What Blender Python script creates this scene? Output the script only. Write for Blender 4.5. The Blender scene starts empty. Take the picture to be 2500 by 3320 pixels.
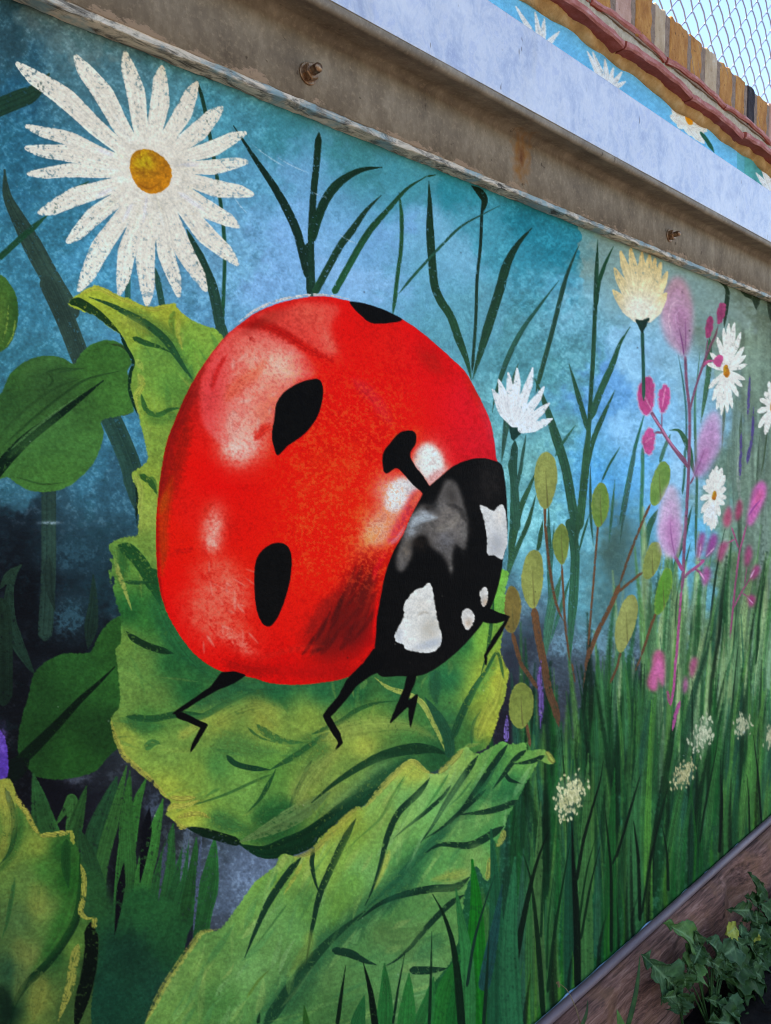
import bpy, bmesh, math, random
import numpy as np
from mathutils import Vector, Matrix

scene = bpy.context.scene
col = scene.collection

# ============================================================ CAMERA, SKY, SUN, EXPOSURE
# The wall's horizontals meet at (3800, 1500) in the 2500x3320 photograph: that fixes pan and tilt.
FPX = 2400.0
K = 0.77                                     # metres from the lens to the wall, square on
CAM_Z = 1.50
TILT = math.atan(160 / FPX); PSI = math.atan(2550 / FPX * math.cos(TILT))
VF = np.array([math.cos(PSI) * math.cos(TILT), math.sin(PSI) * math.cos(TILT), -math.sin(TILT)])
VR = np.array([math.sin(PSI), -math.cos(PSI), 0.0]); VU = np.cross(VR, VF)
cam_d = bpy.data.cameras.new('camera'); cam = bpy.data.objects.new('camera', cam_d); col.objects.link(cam)
cam_d.sensor_fit = 'VERTICAL'; cam_d.sensor_height = 36.0; cam_d.lens = FPX / 3320 * 36.0
cam_d.clip_start = 0.02; cam_d.clip_end = 2000
cam.matrix_world = Matrix(((VR[0], VU[0], -VF[0], 0), (VR[1], VU[1], -VF[1], -K), (VR[2], VU[2], -VF[2], CAM_Z), (0, 0, 0, 1)))
scene.camera = cam

SUN_EL, SUN_AZ = math.radians(58), math.radians(-52)     # behind the wall, over the camera's left shoulder side
world = bpy.data.worlds.new('World'); scene.world = world; world.use_nodes = True
wn = world.node_tree.nodes; wl = world.node_tree.links
sky = wn.new('ShaderNodeTexSky'); sky.sky_type = 'NISHITA'; sky.sun_disc = False
sky.sun_elevation = SUN_EL; sky.sun_rotation = SUN_AZ; sky.altitude = 50; sky.air_density = 1.0; sky.dust_density = 1.1; sky.ozone_density = 1.0
wl.new(sky.outputs[0], wn['Background'].inputs[0]); wn['Background'].inputs[1].default_value = 0.12
sun_d = bpy.data.lights.new('sun', 'SUN'); sun_d.energy = 4.5; sun_d.angle = math.radians(0.5); sun_d.color = (1.0, .93, .82)
sun = bpy.data.objects.new('sun', sun_d); col.objects.link(sun)
sdir = Vector((math.sin(SUN_AZ) * math.cos(SUN_EL), math.cos(SUN_AZ) * math.cos(SUN_EL), math.sin(SUN_EL)))
sun.rotation_euler = sdir.to_track_quat('Z', 'Y').to_euler(); sun.location = (0, 4, 6)
vs = scene.view_settings
vs.view_transform = 'Standard'; vs.look = 'None'; vs.gamma = 1.0; vs.exposure = 2.1
scene.render.engine = 'CYCLES'
scene.cycles.max_bounces = 8; scene.cycles.diffuse_bounces = 5; scene.cycles.use_denoising = True; scene.cycles.filter_width = 1.05

def ray(x, y):
    """direction through a photo pixel, scaled so that its y part is 1 (D = distance from the lens square to the wall)"""
    v = VF + VR * (x - 1250) / FPX - VU * (y - 1660) / FPX
    return v / v[1]
def at(x, y, D):
    """world point seen at photo pixel (x, y) on the plane D (1 = wall face) in front of the camera"""
    v = ray(x, y) * D * K
    return Vector((v[0], v[1] - K, v[2] + CAM_Z))
def W(X, D, h):
    """wall units -> metres: X along the wall, D distance from the lens plane, h height over the lens"""
    return Vector((X * K, (D - 1) * K, h * K + CAM_Z))
# ============================================================ THE PAINT ON THE WALL
# The mural is traced from the photograph in its pixel coordinates (a chart of the wall plane)
# and laid on the wall as coloured sheets, one sheet for each painted figure.
S = 0.38                                   # chart points per photo pixel
CX0, CY0, CX1, CY1 = -280, -40, 2950, 3530
CW, CH = int((CX1 - CX0) * S), int((CY1 - CY0) * S)
RNG = np.random.RandomState(7)
PX = (np.arange(CW) / S + CX0).astype(np.float32)
PY = (np.arange(CH) / S + CY0).astype(np.float32)

def vnoise(cell, seed, aspect=1.0):
    """smooth value noise 0..1 over the chart; cell in photo px"""
    r = np.random.RandomState(seed)
    cx, cy = cell * S, cell * S * aspect
    gw, gh = int(CW / cx) + 3, int(CH / cy) + 3
    g = r.rand(gh, gw).astype(np.float32)
    fx = np.arange(CW) / cx; fy = np.arange(CH) / cy
    ix = fx.astype(int); iy = fy.astype(int)
    tx = (fx - ix).astype(np.float32); ty = (fy - iy).astype(np.float32)
    tx = tx * tx * (3 - 2 * tx); ty = ty * ty * (3 - 2 * ty)
    a = g[:, ix] * (1 - tx) + g[:, ix + 1] * tx
    return a[iy] * (1 - ty)[:, None] + a[iy + 1] * ty[:, None]

def norm01(a):
    m, s = a.mean(), a.std()
    return np.clip((a - m) / (4 * s) + 0.5, 0, 1)

G1 = norm01(vnoise(5.6, 1) * 0.9 + vnoise(9, 2) * 0.8 + np.random.RandomState(3).rand(CH, CW).astype(np.float32) * 0.35)
G2 = norm01(vnoise(26, 4) + 0.8 * vnoise(13, 5))
G3 = norm01(vnoise(150, 6) + 0.6 * vnoise(70, 8))
GV = norm01(vnoise(10, 9, 14) + 0.7 * vnoise(26, 10, 12))      # vertical streaks

IMG = np.zeros((CH, CW, 3), np.float32)
IDM = np.zeros((CH, CW), np.int16)
PARTS = [('mural_background', 'mottled blue and green painted ground of the mural', None)]

def reg(name, label=None, parent=None):
    PARTS.append((name, label, parent)); return len(PARTS) - 1

def C(*c):
    c = c[0] if len(c) == 1 else c
    if isinstance(c, str):
        c = tuple(int(c[i:i + 2], 16) for i in (0, 2, 4))
    return np.array(c, np.float32) / 255.0

class T:
    """coordinates read off an enlarged crop of the photograph"""
    def __init__(s, x, y, k): s.x, s.y, s.k = x, y, k
    def __call__(s, *p): return [(s.x + a[0] * s.k, s.y + a[1] * s.k) + tuple(a[2:]) for a in p]
F_ = T(0, 0, 1.5006)
R1 = T(0, 0, .6); R2 = T(900, 0, .48); R3 = T(1600, 0, .54); R4 = T(400, 900, .48); R5 = T(1000, 900, .48)
B1 = T(1600, 2500, .54); B2 = T(1500, 700, .6); B3 = T(1500, 1600, .6); B4 = T(0, 900, .4522); B5 = T(0, 1800, .54)
B6 = T(0, 2500, .54); B7 = T(800, 2300, .6); C1 = T(400, 1500, .48); C2 = T(1100, 1400, .42); C3 = T(300, 2100, .48)
C4 = T(1000, 2100, .54); D1 = T(1500, 1500, .3165); D2 = T(2000, 800, .3165); D3 = T(2000, 1450, .3165); D4 = T(2000, 2100, .3165)

def spline(pts, closed=False, step=4.0):
    p = np.array([q[:2] for q in pts], float); n = len(p)
    ext = np.array([q[2:] for q in pts], float) if len(pts[0]) > 2 else None
    out = []; oe = []
    segs = n if closed else n - 1
    for i in range(segs):
        if closed: a, b, c, d = p[(i - 1) % n], p[i], p[(i + 1) % n], p[(i + 2) % n]
        else: a, b, c, d = p[max(i - 1, 0)], p[i], p[i + 1], p[min(i + 2, n - 1)]
        k = max(2, int(np.hypot(*(c - b)) / step))
        t = np.arange(k)[:, None] / k
        # chord-limited Catmull-Rom
        L = np.hypot(*(c - b)) + 1e-6
        m1 = (c - a) / 2; m2 = (d - b) / 2
        for m in (m1, m2):
            l = np.hypot(*m)
            if l > L: m *= L / l
        h = ((2 * t**3 - 3 * t**2 + 1) * b + (t**3 - 2 * t**2 + t) * m1 + (-2 * t**3 + 3 * t**2) * c + (t**3 - t**2) * m2)
        out.append(h)
        if ext is not None:
            oe.append(ext[i] * (1 - t) + ext[(i + 1) % n] * t)
    if not closed:
        out.append(p[-1:]); 
        if ext is not None: oe.append(ext[-1:])
    return np.concatenate(out), (np.concatenate(oe) if ext is not None else None)

def polymask(poly, pad=8):
    """area coverage of a polygon (photo px) -> (slice, coverage)"""
    q = (np.asarray(poly, float) - (CX0, CY0)) * S
    x0 = max(0, int(q[:, 0].min()) - pad); x1 = min(CW, int(q[:, 0].max()) + pad + 2)
    y0 = max(0, int(q[:, 1].min()) - pad); y1 = min(CH, int(q[:, 1].max()) + pad + 2)
    if x1 - x0 < 2 or y1 - y0 < 2: return None, None
    w, h = x1 - x0, y1 - y0; SS = 3
    acc = np.zeros((h * SS, w + 1), np.float32)
    a = q; b = np.roll(q, -1, 0)
    ys = (np.arange(h * SS) + .5) / SS + y0 - .5
    for k in range(h * SS):
        y = ys[k]
        m = (a[:, 1] <= y) != (b[:, 1] <= y)
        if not m.any(): continue
        A = a[m]; B = b[m]
        xs = np.sort(A[:, 0] + (y - A[:, 1]) / (B[:, 1] - A[:, 1]) * (B[:, 0] - A[:, 0])) - x0 + .5
        xs = np.clip(xs, 0, w - .001)
        for j in range(0, len(xs) - 1, 2):
            l, r = xs[j], xs[j + 1]; il, ir = int(l), int(r)
            if il == ir: acc[k, il] += r - l
            else:
                acc[k, il] += il + 1 - l; acc[k, il + 1:ir] += 1; acc[k, ir] += r - ir
    return (slice(y0, y1), slice(x0, x1)), acc[:, :w].reshape(h, SS, w).mean(1)

def blur(a, r):
    """r in chart points; three box passes"""
    r = int(round(r))
    if r < 1: return a
    for _ in range(2):
        for ax in (0, 1):
            p = np.pad(a, [(r + 1, r) if i == ax else (0, 0) for i in range(2)], mode='edge')
            c = np.cumsum(p, axis=ax, dtype=np.float64)
            n = a.shape[ax]
            a = ((np.take(c, np.arange(2 * r + 1, 2 * r + 1 + n), ax) - np.take(c, np.arange(0, n), ax)) / (2 * r + 1)).astype(np.float32)
    return a

def sstep(a, b, x):
    t = np.clip((x - a) / (b - a + 1e-9), 0, 1); return t * t * (3 - 2 * t)

def lay(sl, alpha, col, idn):
    if col.ndim == 1: col = col[None, None, :]
    IMG[sl] = IMG[sl] * (1 - alpha[..., None]) + col * alpha[..., None]
    if idn is not None:
        v = IDM[sl]; v[alpha > .5] = idn

def tone(sl, col, tex=.10, mott=.07, vst=0.0):
    f = 1 + tex * (G1[sl] - .5) * 1.1 + mott * (G2[sl] - .5) * 1.3 + mott * (G3[sl] - .5) * 2 + vst * (GV[sl] - .5) * 2
    return col * f[..., None]

def fill(pts, col, idn=None, closed=True, rough=.35, soft=0, alpha=1.0, clip=None, tex=.10, mott=.07, raw=False, grad=None, vst=0.0, dry=0.0, gf=None):
    """flat filled shape; grad=((x,y,col),...) blends colours by nearness; returns full-size mask"""
    poly = np.asarray(pts, float)[:, :2] if raw else spline(pts, True, 5)[0]
    sl, m = polymask(poly, 8 + int(soft * S * 2))
    if sl is None: return None
    if soft: m = blur(m, soft * S)
    elif rough:
        m = blur(m, 1); m = np.clip((m - .5 + rough * (G1[sl] - .5)) * 2.6 + .5, 0, 1)
    if dry:
        m = m * sstep(dry - .3, dry + .05, G1[sl] * .8 + .2 * m)
    col = C(col) if not isinstance(col, np.ndarray) else col
    if grad:
        xx = PX[sl[1]][None, :]; yy = PY[sl[0]][:, None]
        num = np.zeros(m.shape + (3,), np.float32); den = np.zeros(m.shape, np.float32)
        for g in grad:
            w = 1.0 / (((xx - g[0])**2 + (yy - g[1])**2) / 1e4 + .05)**1.5
            num += w[..., None] * C(g[2]); den += w
        colf = num / den[..., None]
        if gf: colf = np.clip(colf * np.array(gf, np.float32), 0, 1)
    else: colf = np.broadcast_to(col, m.shape + (3,))
    a = m * alpha
    if clip is not None: a = a * clip[sl]
    lay(sl, a, np.clip(tone(sl, colf, tex, mott, vst), 0, 1), idn)
    full = np.zeros((CH, CW), np.float32); full[sl] = m
    return full

def stroke(pts, w, col, idn=None, col2=None, taper=(.15, .3), dry=0.0, dry_end=0.0, alpha=1.0, soft=0.0, clip=None, tex=.08, bris=.12, rough=.25, mott=.05, veil=.22):
    """brush stroke along a smooth path; w full width in photo px (or widths as third coordinate)"""
    P, E = spline(pts, False, 10 if soft or w is None or w > 25 else 8)
    n = len(P)
    d = np.r_[0, np.cumsum(np.hypot(*np.diff(P, axis=0).T))]; tt = d / (d[-1] + 1e-9)
    if E is not None and E.shape[1] and w is None: hw = E[:, 0] / 2
    else:
        hw = np.full(n, w / 2.0)
        if taper[0]: hw = hw * np.clip(tt / taper[0], .04, 1) ** .7
        if taper[1]: hw = hw * np.clip((1 - tt) / taper[1], .04, 1) ** .7
    q = (P - (CX0, CY0)) * S; hw = np.maximum(hw * S, .28); so = soft * S
    pad = hw.max() + so * 1.5 + 2
    x0 = max(0, int(q[:, 0].min() - pad)); x1 = min(CW, int(q[:, 0].max() + pad) + 2)
    y0 = max(0, int(q[:, 1].min() - pad)); y1 = min(CH, int(q[:, 1].max() + pad) + 2)
    if x1 - x0 < 2 or y1 - y0 < 2: return
    best = np.full((y1 - y0, x1 - x0), 1e9, np.float32); tm = np.zeros_like(best); lat = np.zeros_like(best); hwm = np.ones_like(best)
    for i in range(n - 1):
        a, b = q[i], q[i + 1]; r = max(hw[i], hw[i + 1]) + so * 1.5 + 2
        u0 = max(x0, int(min(a[0], b[0]) - r)); u1 = min(x1, int(max(a[0], b[0]) + r) + 2)
        v0 = max(y0, int(min(a[1], b[1]) - r)); v1 = min(y1, int(max(a[1], b[1]) + r) + 2)
        if u1 <= u0 or v1 <= v0: continue
        xx = np.arange(u0, u1, dtype=np.float32)[None, :] - a[0]; yy = np.arange(v0, v1, dtype=np.float32)[:, None] - a[1]
        e = b - a; L2 = e @ e + 1e-9
        t = np.clip((xx * e[0] + yy * e[1]) / L2, 0, 1)
        dx = xx - t * e[0]; dy = yy - t * e[1]; dist = np.sqrt(dx * dx + dy * dy)
        h = hw[i] * (1 - t) + hw[i + 1] * t
        sd = dist - h
        s_ = (slice(v0 - y0, v1 - y0), slice(u0 - x0, u1 - x0))
        m = sd < best[s_]
        best[s_][m] = sd[m]; tm[s_][m] = (tt[i] + t * (tt[i + 1] - tt[i]))[m]
        lat[s_][m] = ((np.sign(dx * -e[1] + dy * e[0]) * dist) / h)[m]; hwm[s_][m] = h[m]
    sl = (slice(y0, y1), slice(x0, x1))
    g = G1[sl]
    if so: al = sstep(so, -so, best + (g - .5) * so * .5)
    else: al = np.clip(.5 - best + rough * 2 * (g - .5) * np.minimum(1, hwm), 0, 1)
    seed = int(abs(P[0, 0] * 7 + P[-1, 1] * 13)) % 9973
    tab = np.random.RandomState(seed).rand(40).astype(np.float32)
    li = np.clip((lat + 1) * .5, 0, 1) * 18; i0 = li.astype(int); fr = li - i0
    st = tab[i0] * (1 - fr) + tab[i0 + 1] * fr - .5
    if dry or dry_end:
        D = dry * (.35 + .65 * np.abs(lat)) + dry_end * sstep(.45, 1.0, tm) * (.35 + .65 * np.abs(lat))
        al = al * (veil + (1 - veil) * sstep(D - .22, D + .12, g + st * .16))
    c1 = C(col)
    colf = np.broadcast_to(c1, al.shape + (3,)) if col2 is None else c1 * (1 - tm[..., None]) + C(col2) * tm[..., None]
    colf = tone(sl, colf, tex, mott) * (1 + bris * 2 * st)[..., None]
    a = al * alpha
    if clip is not None: a = a * clip[sl]
    lay(sl, a, np.clip(colf, 0, 1), idn)

def blob(cx, cy, rx, ry, ang, col, alpha=.8, clip=None, power=2.0, grain=.5, idn=None):
    """soft dab of paint, broken up by the plaster grain"""
    R = max(rx, ry) * 1.9
    x0 = max(0, int((cx - R - CX0) * S)); x1 = min(CW, int((cx + R - CX0) * S) + 1)
    y0 = max(0, int((cy - R - CY0) * S)); y1 = min(CH, int((cy + R - CY0) * S) + 1)
    if x1 <= x0 or y1 <= y0: return
    sl = (slice(y0, y1), slice(x0, x1))
    xx = PX[sl[1]][None, :] - cx; yy = PY[sl[0]][:, None] - cy
    c, s = math.cos(math.radians(ang)), math.sin(math.radians(ang))
    u = (xx * c + yy * s) / rx; v = (-xx * s + yy * c) / ry
    m = np.exp(-(u * u + v * v) ** (power / 2) * .9)
    m = np.clip(m + grain * (G1[sl] - .5) * m * .75 + grain * (G2[sl] - .5) * m * .8, 0, 1)
    a = m * alpha
    if clip is not None: a = a * clip[sl]
    lay(sl, a, np.clip(tone(sl, np.broadcast_to(C(col), m.shape + (3,)), .08, .05), 0, 1), idn)
# ------------------------------------------------------------ ground colours of the mural
BGC = [(-100, 0, '28454f'), (30, 80, '2b4b55'), (130, 60, '4e6468'), (260, 150, '5d7a7e'), (120, 200, '2d5463'), (60, 330, '2c5b70'), (60, 480, '2f6377'), (300, 230, '47707b'),
       (560, 330, '508390'), (700, 380, '4c8a9b'), (900, 420, '3f7f8c'), (1150, 520, '3d7d85'), (820, 560, '5c93af'), (1000, 620, '6b9cc0'),
       (1000, 760, '7ba6d2'), (1250, 760, '719fc8'), (900, 880, '7aa4cf'), (1150, 900, '84add6'), (720, 850, '6c9cba'), (560, 900, '5a8ba6'), (640, 1020, '5d8fae'),
       (450, 1000, '4f85a0'), (150, 760, '3a7286'), (60, 620, '34697f'), (330, 850, '4985a0'), (60, 930, '3c7488'), (220, 1050, '4b8397'), (60, 1150, '3a7080'),
       (430, 1400, '42788f'), (400, 1560, '335a6a'), (330, 1500, '3a6a7d'), (60, 1600, '3d6c7c'), (60, 1700, '1c2a33'), (250, 1680, '31525f'), (220, 1850, '24404b'),
       (60, 1950, '14191f'), (330, 1900, '274852'), (300, 2000, '1d3138'), (60, 2200, '121418'), (250, 2200, '15181c'), (100, 2500, '101013'), (200, 2600, '15141a'),
       (420, 2480, '30343a'), (470, 2600, '262a2e'), (550, 2800, '2a2f30'), (700, 2900, '4e5a6b'), (820, 2850, '59667a'), (700, 3000, '3e4550'), (400, 3000, '131318'), (300, 3300, '123018'),
       (1300, 620, '468a98'), (1450, 600, '2f7f8e'), (1380, 760, '6ea2be'), (1480, 800, '70a5c0'), (1600, 760, '4b93a6'), (1700, 680, '237686'), (1780, 800, '2f8598'), (1860, 760, '2b7d90'),
       (1560, 980, '5f97a8'), (1650, 1080, '55909a'), (1750, 1000, '4b8996'), (1700, 900, '5a99ad'), (1840, 950, '5b9cb4'), (1860, 1150, '5d97a4'), (1760, 1200, '55939b'),
       (1620, 1300, '66a3ac'), (1700, 1450, '6aa7a8'), (1620, 1600, '6fb2b5'), (1780, 1650, '76b9c0'), (1850, 1400, '64a0a8'),
       (1920, 820, '71928f'), (1950, 720, '6b8782'), (2050, 850, '7b9a98'), (2200, 960, '7e9896'), (2400, 1030, '83978f'), (1950, 1000, '7aacc0'), (2000, 1100, '86b4d2'),
       (2080, 1200, '8bbadc'), (2140, 1060, '84b0cb'), (1960, 1220, '6599cd'), (1940, 1320, '5f97cf'), (2060, 1350, '83b6e0'), (2130, 1450, '8cbce2'), (2050, 1500, '69abdf'), (1980, 1600, '5aa2dc'), (1900, 1560, '5c9ec6'),
       (2200, 1500, '8db9dc'), (2280, 1200, '86b2cc'), (2300, 1350, '80aac2'), (2200, 1750, '6cb0d8'), (2150, 1900, '64a8c4'), (2250, 1900, '5f98a6'), (1850, 1900, '68a8b8'), (1960, 1850, '5d99a8'), (1900, 1750, '6fb0c2'),
       (2380, 1080, '5d6b54'), (2450, 1000, '56624e'), (2500, 1100, '5f6b58'), (2440, 1300, '5c7262'), (2480, 1500, '66806f'), (2400, 1550, '5d7767'), (2480, 1750, '6a8676'), (2360, 1700, '668873'), (2420, 1900, '5c7850'),
       (1660, 2000, '4d6271'), (1700, 2150, '3b4250'), (1640, 2200, '2b2b36'), (1660, 2350, '26222d'), (1850, 2150, '4a5660'), (1960, 2150, '50606c'), (2040, 2180, '3e4652'), (1990, 1800, '4c6a62'), (1780, 2300, '3b3f49'), (1600, 1900, '4a7581'),
       (1900, 2350, '2d5238'), (2100, 2250, '3c6142'), (2300, 2100, '5d7c50'), (2450, 2100, '5b7a4a'), (2300, 2400, '34582f'), (2480, 2400, '33592d'), (2200, 2650, '1f5230'), (2480, 2600, '1a4a22'), (1900, 2700, '1a5a30'), (1750, 2750, '1c5a34'),
       (1650, 2700, '1c4a35'), (1600, 3000, '145028'), (1900, 3000, '10481f'), (2200, 2900, '0d3a18'), (1500, 3300, '0c4a18'), (1300, 3300, '1c5a2a'), (1000, 3400, '2a5a2a'), (2650, 1200, '5c6c58'), (2650, 1700, '66806f'), (2650, 2300, '2d5a2c'), (2900, 1300, '62806c'), (2900, 1700, '6a8a78'), (2900, 2100, '3c6a3c'), (-300, 500, '2c5b70'), (-300, 1000, '3a7080'), (-300, 1500, '2c5260'), (-300, 2200, '121418'), (-300, 3000, '2a4a24'), (600, 3550, '2a5a2a'), (1300, 3550, '1c5a2a')]
num = np.zeros((CH, CW, 3), np.float32); den = np.zeros((CH, CW), np.float32)
wx = (vnoise(110, 21) - .5) * 130; wy = (vnoise(110, 22) - .5) * 130
XX = PX[None, :] + wx + (G2 - .5) * 60; YY = PY[:, None] + wy + (G2 - .5) * 40
for x, y, c in BGC:
    w = 1.0 / (((XX - x)**2 + (YY - y)**2) / 1.2e4 + .04)**1.7
    num += w[..., None] * C(c); den += w
IMG[:] = num / den[..., None]
sp = norm01(vnoise(17, 31) + .8 * vnoise(36, 32) + .5 * vnoise(8, 33)); calm = 1 - .65 * sstep(700, 1000, XX) * sstep(1500, 1000, YY) * sstep(1750, 1450, XX) - .4 * sstep(1880, 1960, XX) * sstep(1900, 1600, YY)
IMG *= (1 + (.20 * (sp - .5) + .10 * (G1 - .5)) * calm)[..., None]
# sponge work: pale flecks and dark teal dabs
lt = sstep(.60, .85, G1 * .55 + sp * .45); dk = sstep(.57, .82, (1 - G1) * .35 + norm01(vnoise(30, 35) + vnoise(60, 36)) * .65)
IMG += (lt * .12 * calm)[..., None] * (C('b8d4e0') - IMG)
IMG *= 1.05
IMG += (dk * .17 * calm * sstep(2600, 2300, YY))[..., None] * (C('245a60') - IMG)
# grey-green band painted over the blue, with its crisp left edge
edge = 1882 + (G2 - .5) * 30
m = sstep(edge - 4, edge + 4, PX[None, :]) * sstep(1080, 860, YY - (PX[None, :] - 1900) * .30) * sstep(2420, 2300, PX[None, :] + (G3 - .5) * 60)
lay((slice(0, CH), slice(0, CW)), m * .7, tone((slice(0, CH), slice(0, CW)), np.broadcast_to(C('7f9c98'), IMG.shape), .06, .03), None)
m = sstep(1960, 1830, PX[None, :]) * sstep(edge + 3, edge - 3, PX[None, :]) * sstep(1560, 1760, PX[None, :]) * sstep(1050, 750, YY + (G2 - .5) * 120)
lay((slice(0, CH), slice(0, CW)), m * .55, tone((slice(0, CH), slice(0, CW)), np.broadcast_to(C('24768a'), IMG.shape), .1, .08), None)
# dark olive streaked area by the far end of the wall
m = sstep(2310, 2400, PX[None, :] + (GV - .5) * 120) * sstep(2250, 1900, YY) * sstep(985, 1030, YY - (PX[None, :] - 2400) * .4)
lay((slice(0, CH), slice(0, CW)), m * .62, tone((slice(0, CH), slice(0, CW)), np.broadcast_to(C('6c7f6c'), IMG.shape), .10, .10, .30), None)
# night-dark sponging low on the blue
for (x, y, rx, ry, c, a) in [(60, 1900, 170, 190, '0c0d12', .75), (230, 2080, 220, 180, '0e1014', .7), (420, 1840, 90, 70, '10181d', .5), (170, 2350, 160, 300, '0d0c11', .75), (300, 1760, 120, 50, '1c3038', .4), (100, 1760, 90, 50, '12161c', .6),
                             (440, 2600, 120, 90, '14131a', .5), (470, 2740, 40, 110, '0c0b10', .8), (390, 2850, 30, 140, '0c0b10', .8), (1700, 2120, 110, 130, '2c303b', .6), (1640, 2330, 90, 150, '1f1a26', .7), (1850, 2200, 120, 120, '38424d', .5),
                             (2020, 2180, 60, 90, '30363f', .6), (2010, 1800, 60, 120, '3c5650', .7), (1960, 1960, 70, 170, '42605c', .5), (1990, 1700, 40, 80, '46665f', .5), (240, 2600, 90, 60, '121018', .7)]:
    blob(x, y, rx, ry, 0, c, a, grain=1.0)
for (x, y, rx, ry, c, a) in [(230, 2000, 60, 60, '4b7f90', .5), (230, 1800, 90, 50, '3c6675', .5), (150, 2220, 40, 60, '6f8fa8', .3), (250, 2520, 40, 22, '6a7080', .5), (860, 2920, 90, 110, '8ba0bd', .35), (610, 2760, 14, 110, '6b7484', .5), (690, 2760, 14, 120, '7484a0', .4), (500, 2620, 24, 40, '7385a0', .45),
                             (1830, 2090, 50, 40, '86b9d0', .5), (1960, 2080, 60, 50, '8cc0dc', .4), (1760, 2180, 60, 60, '708a9c', .3), (2030, 2120, 40, 30, '8ab8d0', .5), (1660, 1960, 50, 60, '7fb4c0', .4)]:
    blob(x, y, rx, ry, 0, c, a, grain=1.6)

# strip of sky-blue wall above the beam, with daisies
RAT = ((VF[2] + VR[2] * (PX[None, :] - 1250) / FPX - VU[2] * (PY[:, None] - 1660) / FPX) / (VF[1] + VR[1] * (PX[None, :] - 1250) / FPX - VU[1] * (PY[:, None] - 1660) / FPX)).astype(np.float32)
UP = sstep(.84, .85, RAT) * sstep(700, 900, PX[None, :])
ALL = (slice(0, CH), slice(0, CW))
ub = np.where((PX[None, :, None] < 2390 + 0 * PX[None, :, None]), C('6aaede'), C('5a9fb4')) * np.ones((CH, 1, 1), np.float32)
lay(ALL, UP, tone(ALL, ub.astype(np.float32) * 1.06, .05, .04), None)
e1 = T(1850, 0, .39)
lay(ALL, UP * sstep(2400, 2440, PX[None, :] + (GV - .5) * 60) * .6, tone(ALL, np.broadcast_to(C('3f8a80'), IMG.shape), .1, .1, .2), None)
def updaisy(label, tips, base):
    i = reg('painted_daisy', label)
    for t in tips:
        p0, p1 = base, t
        stroke([(p0[0], p0[1], 16), ((p0[0] + p1[0]) / 2, (p0[1] + p1[1]) / 2, 20), (p1[0], p1[1], 4)], None, 'e4e6ea', i, dry=.05)
    return i
updaisy('white daisy tips showing above the beam near the coping crack', e1((140, 430), (185, 435), (285, 495), (355, 565), (425, 600), (455, 680)), e1((310, 760))[0])
updaisy('faint white daisy tips above the beam at its near visible stretch', R3((135, 40), (250, 75), (305, 110), (395, 190)), R3((290, 300))[0])
updaisy('white daisy tips above the beam at the far end', e1((1545, 1440), (1590, 1400), (1640, 1420), (1700, 1430)), e1((1700, 1640))[0])
i = reg('painted_daisy', 'white daisy with orange centre just above the beam')
for t in e1((830, 965), (845, 910), (870, 1000), (900, 1050), (1000, 1120), (1080, 1160), (1110, 1190), (1130, 1090), (1090, 1030), (920, 915), (1000, 930)): stroke([e1((985, 1000))[0], t], 40, 'e2dfd8', i, taper=(.02, .4), dry=.03)
ce = reg('flower_centre', None, i); fill(e1((950, 965), (985, 960), (1018, 1000), (1010, 1038), (975, 1030)), 'd08a18', ce)
stroke(e1((1075, 1095), (1120, 1150), (1160, 1210), (1195, 1270)), 13, '1f5a48', i)

# ------------------------------------------------------------ long grass behind everything
DG, MG = '2a4a3c', '2f5d40'
def grass(label, strokes, name='painted_grass_clump'):
    i = reg(name, label)
    for s in strokes:
        stroke(s[0], s[1], s[2], reg('blade', None, i), col2=s[3] if len(s) > 3 else None, taper=s[4] if len(s) > 4 else (.35, .02), dry=.12, dry_end=0, mott=.08)
    return i
grass('broad dark grass blade leaning behind the heart-shaped leaf', [(R1((-30, 590), (90, 540), (180, 500), (265, 400)), 60, '1c3a2c', '23402f', (.02, .5)), (R1((25, 920), (40, 1060), (130, 1240), (260, 1480), (390, 1700)), 62, '2b4238', '33493f', (.5, .02)),
      (B4((340, 20), (470, 300), (590, 600), (720, 850)), 62, '2f443b', '2f443b', (.02, .02)), (B4((790, 1000), (880, 1200), (950, 1400), (965, 1650)), 66, '2a4a40', '28463c', (.02, .3)), (R1((-10, 1400), (110, 1290), (260, 1160)), 20, '1f4a30', '1f4a30', (.05, .3)), (R1((260, 1160), (360, 1060), (480, 980)), 22, '26503a', '26503a', (.1, .4))])
grass('upright dark stem below the heart-shaped leaf', [(B4((350, 1530), (350, 1800), (350, 2000), (340, 2300), (320, 2600)), 48, '2c443c', '243a30', (.01, .05))])
for x in (160,): blob(x, 1695, 26, 5, 0, 'a9bccb', .8, grain=1.5)
grass('shadowy dark green stalks low on the wall', [(B5((120, 60), (60, 200), (60, 420), (140, 600), (210, 720)), 52, '22382b', '1c3226', (.6, .4)), (B5((290, 0), (300, 200), (330, 330)), 40, '263a32', '1c2c26', (.3, .7)), (B5((560, 120), (560, 300), (530, 560)), 46, '20382e', '1c3026', (.7, .3)), (B5((0, 260), (20, 500), (20, 900)), 60, '1c3022', '16261c', (.1, .1)), (B5((0, 200), (60, 120), (130, 60)), 30, '22382a', '22382a', (.4, .4))])
grass('slender dark blades rising behind the large white daisy', [(R1((1065, 435), (1100, 560), (1135, 740), (1170, 940), (1200, 1160), (1215, 1360), (1205, 1666), (1200, 1800)), 12, '1b3a2c', '24563a', (.05, .02)), (R1((1010, 1240), (1090, 1420), (1150, 1560), (1190, 1760)), 34, '234636', '27483a', (.3, .02)),
      (R1((690, 1380), (690, 1640)), 18, '2a5a50', '2a5a50', (.3, .02)), (R1((840, 1450), (880, 1666)), 20, '2a5245', '2a5245', (.3, .02)), (R1((1190, 1760), (1230, 1900)), 36, '27483a', '2f5a40', (.02, .3))])
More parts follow.
